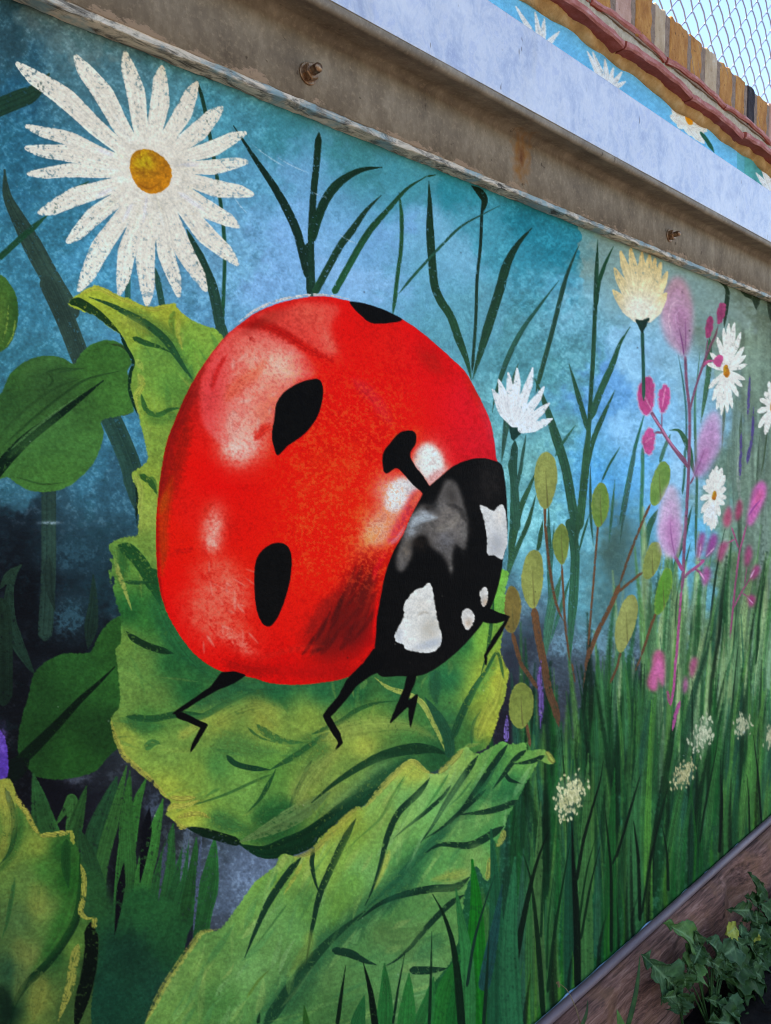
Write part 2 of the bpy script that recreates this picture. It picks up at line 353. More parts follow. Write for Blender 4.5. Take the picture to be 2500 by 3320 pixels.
grass('three-bladed dark grass tuft standing over the ladybird', [(R1((1262, 680), (1380, 860), (1500, 1040), (1600, 1240), (1666, 1480)) + R2((215, 1666), (225, 2000)), 28, '122a20', '1c3a2a', (.4, .02)), (R2((280, 895), (265, 1080), (240, 1350), (225, 1666), (235, 2000)), 22, '15301f', '1e4030', (.05, .02)),
      (R2((705, 1130), (560, 1150), (420, 1230), (330, 1340), (270, 1480), (225, 1640)), 30, '123020', '1b402a', (.45, .05)), (R2((700, 1320), (600, 1420), (500, 1560), (420, 1666), (250, 1980)), 24, '1a3626', '22492f', (.4, .02)), (R2((1010, 1190), (880, 1270), (760, 1400), (600, 1590), (380, 1980)), 22, '1b4028', '255a36', (.5, .02))])
stroke(R2((985, 1200), (1020, 1190), (1070, 1180)), 6, '1b4028', dry=.5)
grass('thin single grass blade crossing a longer one', [(R2((820, 1300), (838, 1460), (835, 1666)) + R5((600, 0), (585, 140), (570, 250)), 13, '245434', '2a5c3a', (.2, .1))])
grass('fork of dark grass with drooping seed tip beside the beam', [(R2((1022, 1225), (1028, 1380), (1030, 1560)) + R5((850, 40), (890, 150), (960, 260), (1010, 400), (1070, 560), (1100, 690)), 26, '14301f', '2a5236', (.25, .2)),
      (R2((1385, 1320), (1380, 1430), (1370, 1666)) + R5((1140, 0), (1130, 300), (1105, 640)), 10, '122a20', '23402f', (.1, .05)), (R2((1310, 1255), (1370, 1300), (1400, 1360), (1385, 1440)), 24, '10281a', '14301f', (.3, .5)),
      (B2((375, 65), (300, 150), (240, 260), (200, 400), (150, 560), (90, 760), (55, 880)), 30, '122e20', '2b5238', (.3, .3)), (R2((1500, 1390), (1400, 1440), (1240, 1530), (1100, 1666)) + R5((700, 0), (610, 110)), 9, '235043', '2a5c44', (.4, .1))])
grass('pair of long thin blades beside the white bud daisy', [(B2((630, 155), (560, 330), (480, 640), (420, 860), (395, 960)), 15, '20443a', '2c4f3a', (.3, .1)), (B2((520, 350), (420, 480), (320, 620), (240, 780), (180, 960), (160, 1060)), 17, '24564a', '2e4f40', (.5, .3)),
      (B2((390, 880), (440, 1000), (500, 1180), (560, 1380), (610, 1700)) + D1((1100, 620), (1150, 900), (1140, 1300), (1110, 1700), (1090, 2100)), 30, '2c523c', '2f5f45', (.2, .2)), (B2((610, 1130), (540, 1230), (500, 1300)), 9, '2f6048', '2f6048', (.4, .1)), (B2((300, 800), (270, 900), (240, 1100), (210, 1330)), 22, '3a5a48', '33584c', (.4, .4))])
grass('tall forked grass stem reaching up to the cream flower', [(B2((730, 130), (720, 400), (705, 760), (685, 1100), (670, 1350)) + D1((1270, 0), (1210, 400), (1180, 600), (1160, 900)), 14, '1f4630', '30553c', (.1, .05)), (B2((815, 165), (770, 260), (735, 370), (720, 500)), 13, '1b4a2c', '1f4630', (.4, .1)), (B2((905, 600), (850, 690), (810, 800), (740, 960), (690, 1110)), 22, '245036', '2e5840', (.5, .1)),
      (B2((575, 800), (610, 920), (650, 1060), (680, 1170)), 17, '2c5a3e', '2f5740', (.5, .1)), (B2((825, 940), (760, 1080), (700, 1230), (665, 1400)), 17, '2a5238', '2f5740', (.4, .1)), (B2((685, 1100), (670, 1300), (650, 1500), (630, 1700)), 26, '31573c', '33603f', (.3, .05)), (B2((850, 1250), (790, 1350), (750, 1440)), 7, '28563f', '28563f', (.3, .1)),
      (D1((1310, 40), (1310, 500), (1340, 850)), 8, '2a4e3c', '2a5a48', (.3, .3)), (D1((1560, 180), (1530, 500), (1500, 820)), 9, '3a6a54', '3a6a58', (.4, .3)), (D1((1300, 520), (1230, 760), (1180, 940)), 7, '2c5a44', '2c5a44', (.3, .1))])
grass('green blades crowded beside the black head', [(D1((490, -40), (520, 200), (520, 500), (500, 900), (470, 1100)), 22, '285040', '2f5f45', (.05, .2)), (D1((770, 60), (680, 260), (590, 480), (520, 800), (450, 1150)), 18, '31583c', '35603f', (.3, .3)), (D1((750, 330), (670, 620), (580, 830), (500, 1040), (440, 1260)), 15, '2b4f38', '3a6a4a', (.3, .3)), (D1((620, 0), (560, 240), (540, 420)), 10, '2f5c46', '2f5c46', (.3, .1)),
      (D1((820, 600), (780, 860), (760, 900)), 14, '31593c', '31593c', (.4, .1)), (D1((880, 440), (890, 1100), (900, 1400), (850, 1700), (830, 1900)), 17, '316050', '3a6a58', (.3, .2)), (D1((1010, 1150), (920, 1500), (870, 1800), (850, 2000)), 24, '376448', '3f6c55', (.3, .3)), (D1((1100, 1180), (960, 1640), (900, 1850)), 12, '2f5f48', '3a6a58', (.3, .4)), (D1((940, 620), (920, 900), (900, 1200)), 9, '3a7060', '3a7060', (.4, .3))])
grass('thin stem and blades behind the pink flower spray', [(B2((985, 1060), (930, 1260), (880, 1500), (850, 1666)), 11, '2f6a58', '2f6050', (.3, .1)), (D3((265, 0), (262, 300), (250, 700), (270, 1100), (285, 1500), (270, 2000)), 12, '38705c', '34684a', (.02, .1)), (D2((630, 1110), (680, 1400), (710, 1700), (710, 2100)), 6, '3b6868', '3b6868', (.3, .1)), (D2((850, 1080), (830, 1300), (800, 1600), (810, 2150)) + D3((820, 300), (805, 1100)), 9, '44745c', '3f6c58', (.4, .1)),
      (D2((950, 930), (940, 1280), (900, 1560), (860, 1800)), 17, '3c6a4c', '466f52', (.1, .4)), (D2((540, 1880), (630, 1880), (690, 1960), (740, 2080)) + D3((770, 180), (820, 330)), 18, '345f42', '345f42', (.35, .4)), (D2((550, 1920), (490, 2060), (440, 2212)), 12, '4a7468', '3c6a54', (.2, .1)), (D3((700, 0), (690, 300), (670, 480)), 8, '3a6a60', '3a6a60', (.1, .1)),
      (D3((770, 600), (700, 880), (620, 1120), (560, 1300)), 14, '2f5c4a', '2a584a', (.4, .3)), (D3((420, 640), (340, 800), (300, 960), (270, 1200)), 20, '2c5844', '356450', (.2, .4)), (D3((560, 1100), (580, 1400), (610, 1700), (620, 1900)), 18, '2f6a56', '2f6a56', (.4, .3)), (D3((190, 0), (100, 520), (60, 760), (30, 1000)), 13, '3b6860', '3f6258', (.1, .4)), (D3((760, 960), (680, 1280), (600, 1560)), 8, '3a6a5a', '3a6a5a', (.4, .3))])
grass('dark hanging stalks under the beam at the far end', [(D2((1050, 365), (1110, 400), (1135, 470), (1120, 620), (1100, 820)), 15, '183018', '2c4030', (.3, .3)), (D2((1270, 450), (1340, 470), (1420, 500), (1430, 640)), 36, '1c3018', '2a3c28', (.3, .5)), (D2((1540, 560), (1580, 620), (1600, 800)), 24, '222e1a', '2c3c28', (.3, .4))])
for k in range(52):
    x = RNG.uniform(2350, 2970); y = RNG.uniform(1050, 1750); L = RNG.uniform(120, 420)
    stroke([(x, y), (x + RNG.uniform(-15, 8), y + L * .5), (x + RNG.uniform(-26, 4), y + L)], RNG.uniform(5, 20), ['3e5340', '4d6350', '74897a', '87958a', '46583f', '60786c'][RNG.randint(6)], None, taper=(.3, .3), dry=.45, alpha=.75)
pv = reg('painted_lavender', 'thin violet lavender spikes among the dark stalks')
for p in [D2((1365, 1310), (1350, 1560), (1340, 1780)), D2((1400, 1640), (1390, 1900), (1350, 2200)), D2((1275, 1900), (1270, 2212)), D3((1270, 0), (1260, 330)), D3((1355, 0), (1335, 170))]:
    stroke(p, 9, '4c427c', pv, '554a80', taper=(.3, .3), dry=.4)

# ------------------------------------------------------------ meadow grass along the base
def dline(x): return 3310 - .885 * (x - 1748)
gm = reg('painted_meadow', 'painted mass of green meadow grass along the foot of the wall')
GC = ['1b4f28', '265a2e', '32682f', '17402a', '0f381c', '437a34', '245a42', '0a2d15', '082211', '356a42', '175a22', '4f8238']
GU = ['6a8f5f', '7f9c62', '92aa70', '527850', '466c46', '749478', '56824c', '8fa872']
rows = []
for k in range(520):
    x = 1560 + 1410 * RNG.rand() ** .85
    top = max(2120, dline(x) - 1150) if x > 1900 else 2300
    yb = RNG.uniform(top + 260, dline(x) + 60)
    L = RNG.uniform(200, 620) * (1.0 if x < 2200 else .85)
    rows.append((yb, x, L))
for k in range(220):
    x = 2080 + 880 * RNG.rand(); rows.append((RNG.uniform(2020, 2450), x, RNG.uniform(150, 420)))
for k in range(60):
    x = 1700 + 420 * RNG.rand(); rows.append((RNG.uniform(2420, 2700), x, RNG.uniform(160, 480)))
rows.sort()
for yb, x, L in rows:
    up = yb - L * .5 < 2330 and x > 1980
    c = GU[RNG.randint(len(GU))] if up and RNG.rand() < .7 else GC[RNG.randint(len(GC))]
    lean = RNG.normal(0, .05) + (.06 if x > 2100 else .0)
    f = max(.3, 1.0 - (x - 1500) / 2400)
    wd = RNG.uniform(12, 50) * f
    stroke([(x, yb), (x + lean * L * .4, yb - L * .5), (x + lean * L * 1.2, yb - L)], wd, c, gm, taper=(.02, .75), dry=.03, alpha=.8, bris=.16, mott=.10, soft=wd * .22)
for (x, w, c) in [(1690, 40, '2c5f42'), (1745, 60, '446f38'), (1720, 30, '356a34'), (1900, 60, '3f7438'), (1985, 50, '1a5a24'), (2060, 62, '336c3a'), (2105, 30, '467f2e'), (1850, 40, '174a30')]:
    stroke([(x, dline(x) + 40), (x - 4, dline(x) - 320), (x + 8, dline(x) - RNG.uniform(560, 760))], w * .9, c, gm, taper=(.02, .7), dry=.1, bris=.14)
for k in range(46):    # bright and black strokes near the base
    x = RNG.uniform(1640, 2900); y = dline(x) + 30; L = RNG.uniform(120, 380)
    f = max(.3, 1.0 - (x - 1500) / 2300)
    stroke([(x, y), (x + RNG.uniform(-8, 12), y - L * .5), (x + RNG.uniform(-10, 26), y - L)], RNG.uniform(8, 26) * f, ['050d07', '07140a', '2f7a18', '1c6e14', '4a8a22', '06190c'][RNG.randint(6)], gm, taper=(.02, .8), dry=.1, dry_end=.4, alpha=.6, soft=4)
IMG[IDM == gm] *= (1 - .06 * sstep(2350, 2800, np.broadcast_to(PY[:, None], IDM.shape)[IDM == gm]))[:, None]
def blades(label, strokes):
    i = reg('painted_grass_clump', label)
    for p, w, c in strokes: stroke(p, w * .85, c, reg('blade', None, i), taper=(.02, .6), dry=.06, bris=.06, alpha=.88)
blades('thick black-green grass blades crossing in a tall X', [(B1((85, 1540), (130, 1150), (220, 700), (270, 520), (340, 340)), 26, '06180c'), (B1((300, 1480), (265, 1000), (225, 660), (180, 500)), 20, '08200f')])
blades('slim dark blades beside the crossed grass', [(B1((325, 1330), (370, 950), (430, 600), (460, 430)), 12, '0a2a14'), (B1((285, 1000), (300, 620), (320, 480)), 10, '0d3018'), (B1((320, 1190), (330, 900), (360, 640)), 8, '123a1c'), (B1((105, 1300), (110, 900), (120, 640)), 10, '0d2c16')])
blades('black forked stem under the pale seed head', [(B1((505, 1300), (500, 900), (480, 560), (470, 300)), 26, '04100a'), (B1((500, 660), (540, 420), (600, 200), (640, 60), (660, -60)), 12, '06140c'), (B1((515, 900), (560, 600), (620, 380)), 8, '0c2c14'), (B1((525, 1010), (580, 700), (640, 450)), 10, '0a2412')])
blades('dark V-shaped blades in the middle of the meadow', [(B1((708, 1090), (705, 600), (680, 330), (665, 190)), 13, '06180c'), (B1((715, 560), (780, 380), (840, 180), (880, 40)), 8, '081c10'), (B1((880, 900), (870, 560), (840, 300)), 13, '06180c'), (B1((890, 860), (940, 560), (1000, 250), (1040, 120)), 9, '0a2010'), (B1((1050, 720), (1040, 480), (1010, 320)), 10, '081c0e')])
blades('fine black blades toward the far end of the meadow', [(D4((1360, 1900), (1350, 1500), (1330, 1300)), 7, '07160b'), (D4((1480, 1800), (1450, 1350), (1400, 900)), 8, '07160b'), (D4((1050, 2100), (1080, 1560), (1060, 1300)), 12, '07160b'), (D4((850, 2000), (900, 1650), (1000, 1150), (1040, 900)), 8, '0a2212'), (D4((330, 2212), (470, 1650), (520, 1450)), 8, '081a0e'), (D4((0, 2150), (150, 1600), (240, 1300)), 8, '081a0e'), (D4((230, 2212), (180, 1800)), 9, '081a0e')])

# ------------------------------------------------------------ olive oval leaves on brown stems
def oval_leaf(label, pts, col, col2, stems, vein=None, grad=None):
    i = reg('painted_oval_leaf', label)
    for s in stems: stroke(s[0], s[1] * .8, '6a4a30', reg('stem', None, i), '5f4430', taper=(.05, .1), dry=.12)
    m = fill(pts, col, i, rough=.25, grad=grad, tex=.07)
    xs = [p[0] for p in pts]; ys = [p[1] for p in pts]; cx, cy = sum(xs) / len(xs), sum(ys) / len(ys)
    blob(cx - 8, cy - 15, (max(xs) - min(xs)) * .3, (max(ys) - min(ys)) * .32, 0, col2, .6, clip=m)
    stroke([(cx + 6, max(ys) - 4), (cx + 2, cy + 20), (cx, cy - 30)], 5, '5f5a30', None, taper=(.02, .8), alpha=.6, clip=m)
    stroke(list(pts) + [pts[0]], 7, '98953f', None, taper=(0, 0), alpha=.28, clip=m, dry=.3)
def ov(cx, cy, rx, ry, ang=0):
    a = math.radians(ang); o = []
    for k in range(12):
        t = k / 12 * 2 * math.pi
        x, y = rx * math.cos(t) * (1 + .12 * math.sin(t)), ry * math.sin(t)
        o.append((cx + x * math.cos(a) - y * math.sin(a), cy + x * math.sin(a) + y * math.cos(a)))
    return o
oval_leaf('brown oval leaf touching the antenna of the ladybird', D1((490, 1260), (560, 1310), (600, 1440), (590, 1580), (560, 1680), (520, 1740), (480, 1740), (430, 1690), (420, 1540), (430, 1380)), '756432', '7c6a34', [(D1((510, 1740), (550, 1900), (600, 2060), (680, 2180), (780, 2330)), 17)])
oval_leaf('large olive oval leaf on the thickest brown stem', D1((740, 890), (800, 940), (825, 1080), (815, 1280), (770, 1440), (730, 1490), (690, 1480), (630, 1380), (600, 1220), (620, 1060), (670, 930)), '8a9045', '959a4c', [(D1((730, 1480), (760, 1700), (810, 1950), (860, 2212)) + B3((470, 1080), (500, 1160), (520, 1260)), 30)])
oval_leaf('tall olive oval leaf left of the forked grass', D1((870, -110), (930, -60), (965, 60), (970, 180), (940, 320), (890, 450), (845, 475), (800, 440), (755, 320), (735, 180), (750, 20), (800, -80)), '8b9148', '9aa050', [(D1((845, 330), (845, 600), (870, 900), (910, 1200), (960, 1450), (1030, 1620)), 11)])
oval_leaf('small olive oval leaf on a slender straight stem', D1((1020, 622), (1070, 690), (1090, 800), (1075, 930), (1040, 1030), (1010, 1045), (960, 980), (925, 860), (935, 740), (980, 650)), '75883a', '7d9040', [(D1((1015, 1040), (1030, 1300), (1050, 1650), (1080, 1900), (1095, 2030)), 9), (D1((1120, 2050), (1150, 2250)), 7)])
oval_leaf('bright green oval leaf high on a thin brown stem', D1((1430, 200), (1480, 270), (1500, 400), (1480, 540), (1420, 650), (1380, 660), (1335, 570), (1318, 440), (1340, 300), (1390, 220)), '688a34', '7c8a50', [(D1((1395, 400), (1385, 660), (1350, 1100), (1310, 1600), (1270, 2050)) + B3((650, 1050)), 8)])
oval_leaf('green oval leaf overlapped by the pale pink bud', D3((480, 142), (535, 190), (550, 290), (510, 430), (440, 560), (380, 600), (345, 560), (342, 440), (365, 320), (420, 190)), '64893a', '759048', [(D3((345, 580), (240, 820), (120, 1130), (30, 1400)) , 10)])
oval_leaf('dull olive oval leaf at the end of a side twig', D3((390, 965), (440, 990), (460, 1080), (430, 1220), (370, 1320), (310, 1355), (275, 1320), (270, 1220), (300, 1090), (350, 990)), '7d8a42', '87924c', [(D3((265, 1280), (150, 1370), (30, 1470), (-30, 1530)), 11), (D3((30, 1400), (-60, 1620), (-200, 1900), (-330, 2250)), 18)])
oval_leaf('vivid green oval leaf right of the olive ones', D3((525, 1235), (565, 1290), (565, 1420), (520, 1570), (460, 1690), (405, 1720), (385, 1650), (395, 1520), (430, 1380), (480, 1260)), '5c8f30', '5a9a28', [(D3((400, 1700), (350, 1830), (300, 1990), (250, 2140)), 11), (D3((250, 2140), (190, 2290)), 7)])
oval_leaf('long olive oval leaf edged in orange', D3((170, 1515), (210, 1580), (215, 1700), (170, 1880), (100, 2030), (40, 2110), (0, 2060), (-20, 1940), (0, 1780), (60, 1600), (120, 1520)), '8b8f4c', '979a52', [(D3((40, 2100), (0, 2260), (-70, 2420)), 10)])
oval_leaf('round olive leaf low beside the violet spike', B3((320, 1020), (370, 1060), (385, 1130), (370, 1210), (330, 1265), (290, 1265), (255, 1210), (252, 1130), (275, 1050)), '7c8838', '84903c', [(B3((325, 1180), (350, 1270), (365, 1370)), 13)])
pl = reg('painted_lavender', 'violet lavender spike rising by the round olive leaf')
stroke(B3((425, 900), (415, 1000), (425, 1100), (420, 1270)), 17, '6a5090', pl, '54407c', taper=(.3, .3), dry=.35, bris=.3)
pl = reg('painted_lavender', 'short violet lavender spike behind the folded leaf tip')
stroke(B3((240, 1200), (235, 1340)), 17, '64508e', pl, taper=(.5, .1), dry=.35, bris=.3)

# ------------------------------------------------------------ pink flower sprays
pk = reg('painted_pink_flower', 'tall mauve-stemmed spray with big soft pink buds')
ST = '7a4f68'
for p, w in [(D2((700, 1120), (715, 1400), (745, 1700), (740, 2212)), 11), (D2((745, 1680), (800, 1470), (860, 1280), (940, 1060), (1030, 870)), 9), (D3((740, 0), (735, 250), (715, 650), (690, 1000), (680, 1300), (660, 1500)), 12), (D3((660, 1480), (640, 1750), (610, 2150)) + D4((600, 150), (585, 400), (550, 600)), 10),
             (D2((350, 1690), (440, 1840), (560, 2030), (720, 2212)), 13), (D3((560, -20), (640, 90), (735, 210)), 12), (D3((590, 1110), (640, 1200), (680, 1270)), 13), (D3((690, 1340), (740, 1280), (800, 1240), (860, 1190), (900, 1150)), 11), (D3((800, 1250), (850, 1280), (880, 1330)), 10), (D3((750, 380), (790, 300)), 8), (D2((460, 1850), (462, 1700)), 5), (D2((470, 1910), (420, 1900), (380, 1915)), 9), (D2((900, 1180), (930, 950)), 4), (D2((880, 1240), (930, 1180), (1000, 1165)), 8)]:
    stroke(p, w * .85, ST if p[0][1] < 1900 else 'a0507c', pk, '84506c' if p[0][1] < 1600 else 'b04c86', taper=(.02, .06), dry=.05)
def soft_bud(idn, cx, cy, rx, ry, ang, edge, mid, core):
    p = ov(cx, cy, rx, ry, ang); a = math.radians(ang)
    fill(p, edge, idn, soft=9, alpha=.9, tex=.08); 
    for sc, c, al in [(.72, mid, .75), (.42, core, .7)]:
        q = ov(cx - math.sin(a) * ry * (1 - sc) * .4, cy + math.cos(a) * ry * (1 - sc) * .4, rx * sc, ry * sc, ang); fill(q, c, None, soft=6, alpha=al)
    for k in (-.55, -.2, .3):
        stroke([(cx + math.cos(a) * rx * k - math.sin(a) * ry * .5, cy + math.sin(a) * rx * k + math.cos(a) * ry * .5), (cx + math.cos(a) * rx * k * 1.2, cy + math.sin(a) * rx * k * 1.2), (cx + math.cos(a) * rx * k * .3 + math.sin(a) * ry * .6, cy + math.sin(a) * rx * k * .3 - math.cos(a) * ry * .6)], 5, edge, None, alpha=.5, soft=3)
soft_bud(pk, 2196, 980, 48, 84, 0, 'b88a98', 'b07f9c', 'a36c92')
fill(D2((450, 700), (480, 880), (540, 1000), (640, 1090), (690, 1140), (730, 1080), (765, 950), (780, 800), (760, 600), (640, 480), (520, 520)), 'bf93ac', pk, soft=7, alpha=.85)
fill(D2((600, 640), (560, 760), (600, 950), (690, 1090), (740, 950), (745, 760), (690, 620)), 'a86f98', None, soft=8, alpha=.6)
stroke(D2((690, 1120), (670, 980), (640, 840)), 5, '7c3f78', None, alpha=.8); stroke(D2((700, 1060), (705, 900), (700, 740)), 4, '8a4a80', None, alpha=.6)
stroke(D2((560, 900), (530, 750), (560, 600), (640, 540)), 5, 'd0aabf', None, alpha=.7); stroke(D2((610, 800), (600, 700), (640, 650)), 4, 'cfa4c4', None, alpha=.7)
soft_bud(pk, 2300, 1415, 34, 84, 14, 'c39cc6', 'b98cc0', 'b070a8')
fill(D2((820, 2212), (840, 2050), (900, 1900), (1000, 1880), (1060, 1950), (1040, 2100), (980, 2212)) + D3((930, 250), (850, 300), (785, 300), (800, 150)), 'bd8fbe', pk, soft=7, alpha=.8)
fill(D3((790, 290), (820, 120), (880, 20), (950, 20), (930, 140), (870, 260)), 'b06aa0', None, soft=6, alpha=.6)
stroke(D3((790, 300), (850, 160), (900, 20)), 4, '8a4a88', None, alpha=.6)
soft_bud(pk, 2172, 1690, 40, 118, 2, 'c9aecb', 'c296c0', 'b878aa')
fill(D3((440, 800), (450, 950), (530, 1090), (590, 1140), (640, 1000), (660, 800), (560, 700)), 'c094c0', pk, soft=6, alpha=.8)
fill(D3((500, 820), (520, 980), (590, 1120), (620, 980), (600, 780), (550, 720)), 'b070a4', None, soft=6, alpha=.65)
stroke(D3((600, 1130), (565, 960), (545, 760)), 4, '90508c', None, alpha=.7)
mg = reg('painted_magenta_bud', 'cluster of magenta buds on one pink branch before the blue')
for pts, c in [(D2((330, 1330), (375, 1400), (380, 1530), (360, 1660), (310, 1720), (260, 1690), (222, 1580), (225, 1450), (270, 1360)), 'b24078'), (D2((490, 1415), (535, 1450), (540, 1560), (505, 1660), (465, 1705), (435, 1620), (432, 1500)), 'b5437f'), (D2((330, 1860), (390, 1910), (380, 2020), (370, 2090), (320, 2130), (280, 2080), (265, 1960)), 'bb4a84')]:
    stroke(list(pts) + [pts[0]], 10, 'c08aa8', mg, taper=(0, 0), dry=.55, alpha=.7); fill(pts, c, mg, rough=.5, mott=.1)
for p in [D2((260, 1480), (310, 1580), (370, 1690)), D2((500, 1440), (480, 1540), (465, 1650)), D2((370, 1950), (320, 1980), (290, 2010)), D2((360, 1720), (450, 1850), (560, 2020), (640, 2120))]:
    stroke(p, 5, 'd07aa0', None, alpha=.8)
mg = reg('painted_magenta_bud', 'small magenta buds below the beam beside the far daisy')
for pts, c in [(D2((955, 705), (985, 740), (980, 850), (955, 930), (925, 940), (905, 860), (920, 760)), 'a84070'), (D2((1070, 570), (1115, 590), (1115, 680), (1070, 780), (1035, 800), (1025, 700), (1040, 610)), 'b04474')]:
    fill(pts, c, mg, rough=.5, mott=.12); stroke([pts[0], (pts[3][0], pts[3][1])], 4, '8a3060', None, alpha=.6)
stroke(D2((1040, 800), (1010, 900), (900, 1180)), 5, '6a4a50', mg)

# ------------------------------------------------------------ daisies
def daisy(label, petals, centre, w, col='e9e2d3', dry=.25, dry_end=.5, eye=None, shade=None, hub=None):
    i = reg('painted_daisy', label)
    for k, (tip, wf) in enumerate(petals):
        dx, dy = tip[0] - centre[0], tip[1] - centre[1]
        p = [(centre[0], centre[1], w * .4), (centre[0] + dx * .38, centre[1] + dy * .38, w * .82 * wf), (centre[0] + dx * .66 - dy * .02, centre[1] + dy * .66 + dx * .02, w * wf), (centre[0] + dx * .88, centre[1] + dy * .88, w * .74 * wf), (tip[0], tip[1], w * .22)]
        pid = reg('petal', None, i) if w > 40 else i
        stroke(p, None, col, pid, dry=dry, dry_end=dry_end, bris=.05, tex=.07, mott=.03, veil=.42)
    if hub: fill(ov(centre[0], centre[1], hub[0], hub[1], hub[2]), col, i, soft=10, tex=.06)
    if eye:
        e = reg('flower_centre', None, i)
        fill(ov(*eye), 'b9781c', e, rough=.4, tex=.15, mott=.12)
        blob(eye[0] - eye[2] * .3, eye[1] - eye[3] * .35, eye[2] * .5, eye[3] * .45, 30, 'c4a818', .85, clip=(IDM == e).astype(np.float32), grain=1.4)
        stroke([(eye[0] - eye[2] * .6, eye[1] + eye[3] * .55), (eye[0], eye[1] + eye[3] * .75), (eye[0] + eye[2] * .6, eye[1] + eye[3] * .45)], 6, '8f5412', None, alpha=.6, dry=.4, clip=(IDM == e).astype(np.float32))
    return i
dm = [((95, 345), 1.0), ((410, 305), 1.0), ((675, 285), .92), ((875, 365), .95), ((1062, 450), .9), ((1197, 585), .95), ((1322, 720), .8), ((1332, 875), .75), ((1362, 1050), .85), ((1285, 1222), .9), ((1280, 1425), .95), ((1110, 1565), .9), ((965, 1595), .85), ((795, 1645), .95), ((645, 1585), .9), ((428, 1565), 1.0), ((368, 1305), .9), ((215, 1150), .95), ((158, 938), .7), ((145, 800), .85), ((148, 682), .7)]
ddy = daisy('large white daisy with orange-gold centre under the beam', [(R1(t)[0], f) for t, f in dm], R1((810, 925))[0], 66, 'e4d8c6', .04, .40, eye=(R1((810, 922))[0][0], R1((810, 922))[0][1], 62, 78, -38), hub=(118, 132, -30))
for k in range(26):
    a = RNG.uniform(0, 6.28); r0 = RNG.uniform(80, 150); r1 = r0 + RNG.uniform(40, 120); c0 = R1((810, 925))[0]
    stroke([(c0[0] + math.cos(a) * r0, c0[1] + math.sin(a) * r0), (c0[0] + math.cos(a) * r1, c0[1] + math.sin(a) * r1)], RNG.uniform(4, 14), ['d9d3e0', 'efe3c4', 'f2efe8', 'd8cfc0'][RNG.randint(4)], None, alpha=.5, soft=5, clip=sstep(.5, .55, np.isin(IDM, list(range(ddy, len(PARTS)))).astype(np.float32)))
e0 = len(PARTS) - 1
i = reg('painted_daisy', 'white daisy bud seen from the side beside the red shell')
stroke(R5((1395, 1100), (1385, 1300), (1400, 1500), (1410, 1700)), 24, '24483c', i, '34604a', taper=(.1, .02), dry=.1)
stroke(R5((1470, 1060), (1430, 1300), (1400, 1420)), 10, '30564a', None, taper=(.3, .1))
fill(R5((1355, 990), (1400, 1010), (1452, 1020), (1440, 1050), (1400, 1090), (1385, 1110), (1365, 1070)), '1b3c34', i)
for t, b in [((1243, 755), (1380, 980)), ((1285, 690), (1385, 985)), ((1350, 645), (1395, 985)), ((1410, 615), (1405, 985)), ((1515, 612), (1420, 985)), ((1590, 740), (1430, 990)), ((1625, 850), (1440, 1000)), ((1645, 955), (1440, 1025))]:
    T0, B0 = R5(t)[0], R5(b)[0]; mx, my = T0[0] * .55 + B0[0] * .45, T0[1] * .55 + B0[1] * .45
    pid = reg('petal', None, i)
    stroke([(B0[0], B0[1], 26), (B0[0] * .6 + T0[0] * .4 - (T0[1] - B0[1]) * -.04, B0[1] * .6 + T0[1] * .4 + 6, 32), (mx * .6 + T0[0] * .4, my * .6 + T0[1] * .4 + 3, 25), (T0[0], T0[1], 5)], None, 'e2e2e4', pid, veil=.5, dry=.08, dry_end=.15, bris=.06)
i = reg('painted_daisy', 'cream daisy seen from the side just under the beam')
stroke(B2((970, 600), (975, 760), (978, 900), (978, 1000)), 11, '1d4638', i, '2a5a4a', taper=(.1, .1))
for t, b in [((815, 405), (940, 550)), ((822, 285), (945, 550)), ((855, 195), (955, 550)), ((908, 178), (962, 552)), ((968, 200), (970, 552)), ((1010, 215), (978, 552)), ((1040, 235), (985, 552)), ((1070, 255), (990, 552)), ((1105, 305), (1000, 552)), ((1100, 420), (1005, 552))]:
    T0, B0 = B2(t)[0], B2(b)[0]; L = (T0[0] - B0[0], T0[1] - B0[1])
    pid = reg('petal', None, i)
    stroke([(B0[0], B0[1], 30), (B0[0] + L[0] * .5 - L[1] * (-.10 if L[0] < 0 else .10) * -1 * (abs(L[0]) / 90), B0[1] + L[1] * .45 + 8, 40), (B0[0] + L[0] * .8, B0[1] + L[1] * .8, 26), (T0[0], T0[1], 8)], None, 'e8dcbe', pid, 'd9bd80', dry=.05, dry_end=.04, bris=.06)
blob(*B2((965, 500))[0], 60, 40, 0, 'efe6d4', .8, clip=np.isin(IDM, range(i, len(PARTS))).astype(np.float32))
fill(B2((930, 555), (965, 565), (1010, 548), (995, 590), (980, 620), (972, 640), (955, 605)), '17352c', i)
def small_daisy(label, tips, c, w, eye, TR):
    return daisy(label, [(TR(t)[0], 1.0) for t in tips], TR(c)[0], w, 'e6e0d6', .04, .05, eye=(*TR(eye[:2])[0], eye[2], eye[3], eye[4]))
small_daisy('white daisy with yellow eye against the dark stalks', [(1095, 840), (1148, 790), (1205, 780), (1270, 880), (1300, 1030), (1318, 1115), (1330, 1205), (1310, 1360), (1280, 1430), (1240, 1530), (1180, 1650), (1130, 1700), (1070, 1720), (1025, 1660), (980, 1575), (945, 1450), (930, 1200), (960, 1090), (1030, 930)], (1122, 1270), 17, (1122, 1272, 10, 22, -5), D2)
mgb = reg('painted_magenta_bud', 'round magenta bud overlapping the petals of the far daisy')
fill(D2((1050, 1105), (1090, 1140), (1080, 1200), (1055, 1245), (1010, 1215), (990, 1160)), 'c04a80', mgb, rough=.5); stroke(D2((890, 1220), (930, 1175), (1000, 1165)), 8, 'b04a78', mgb)
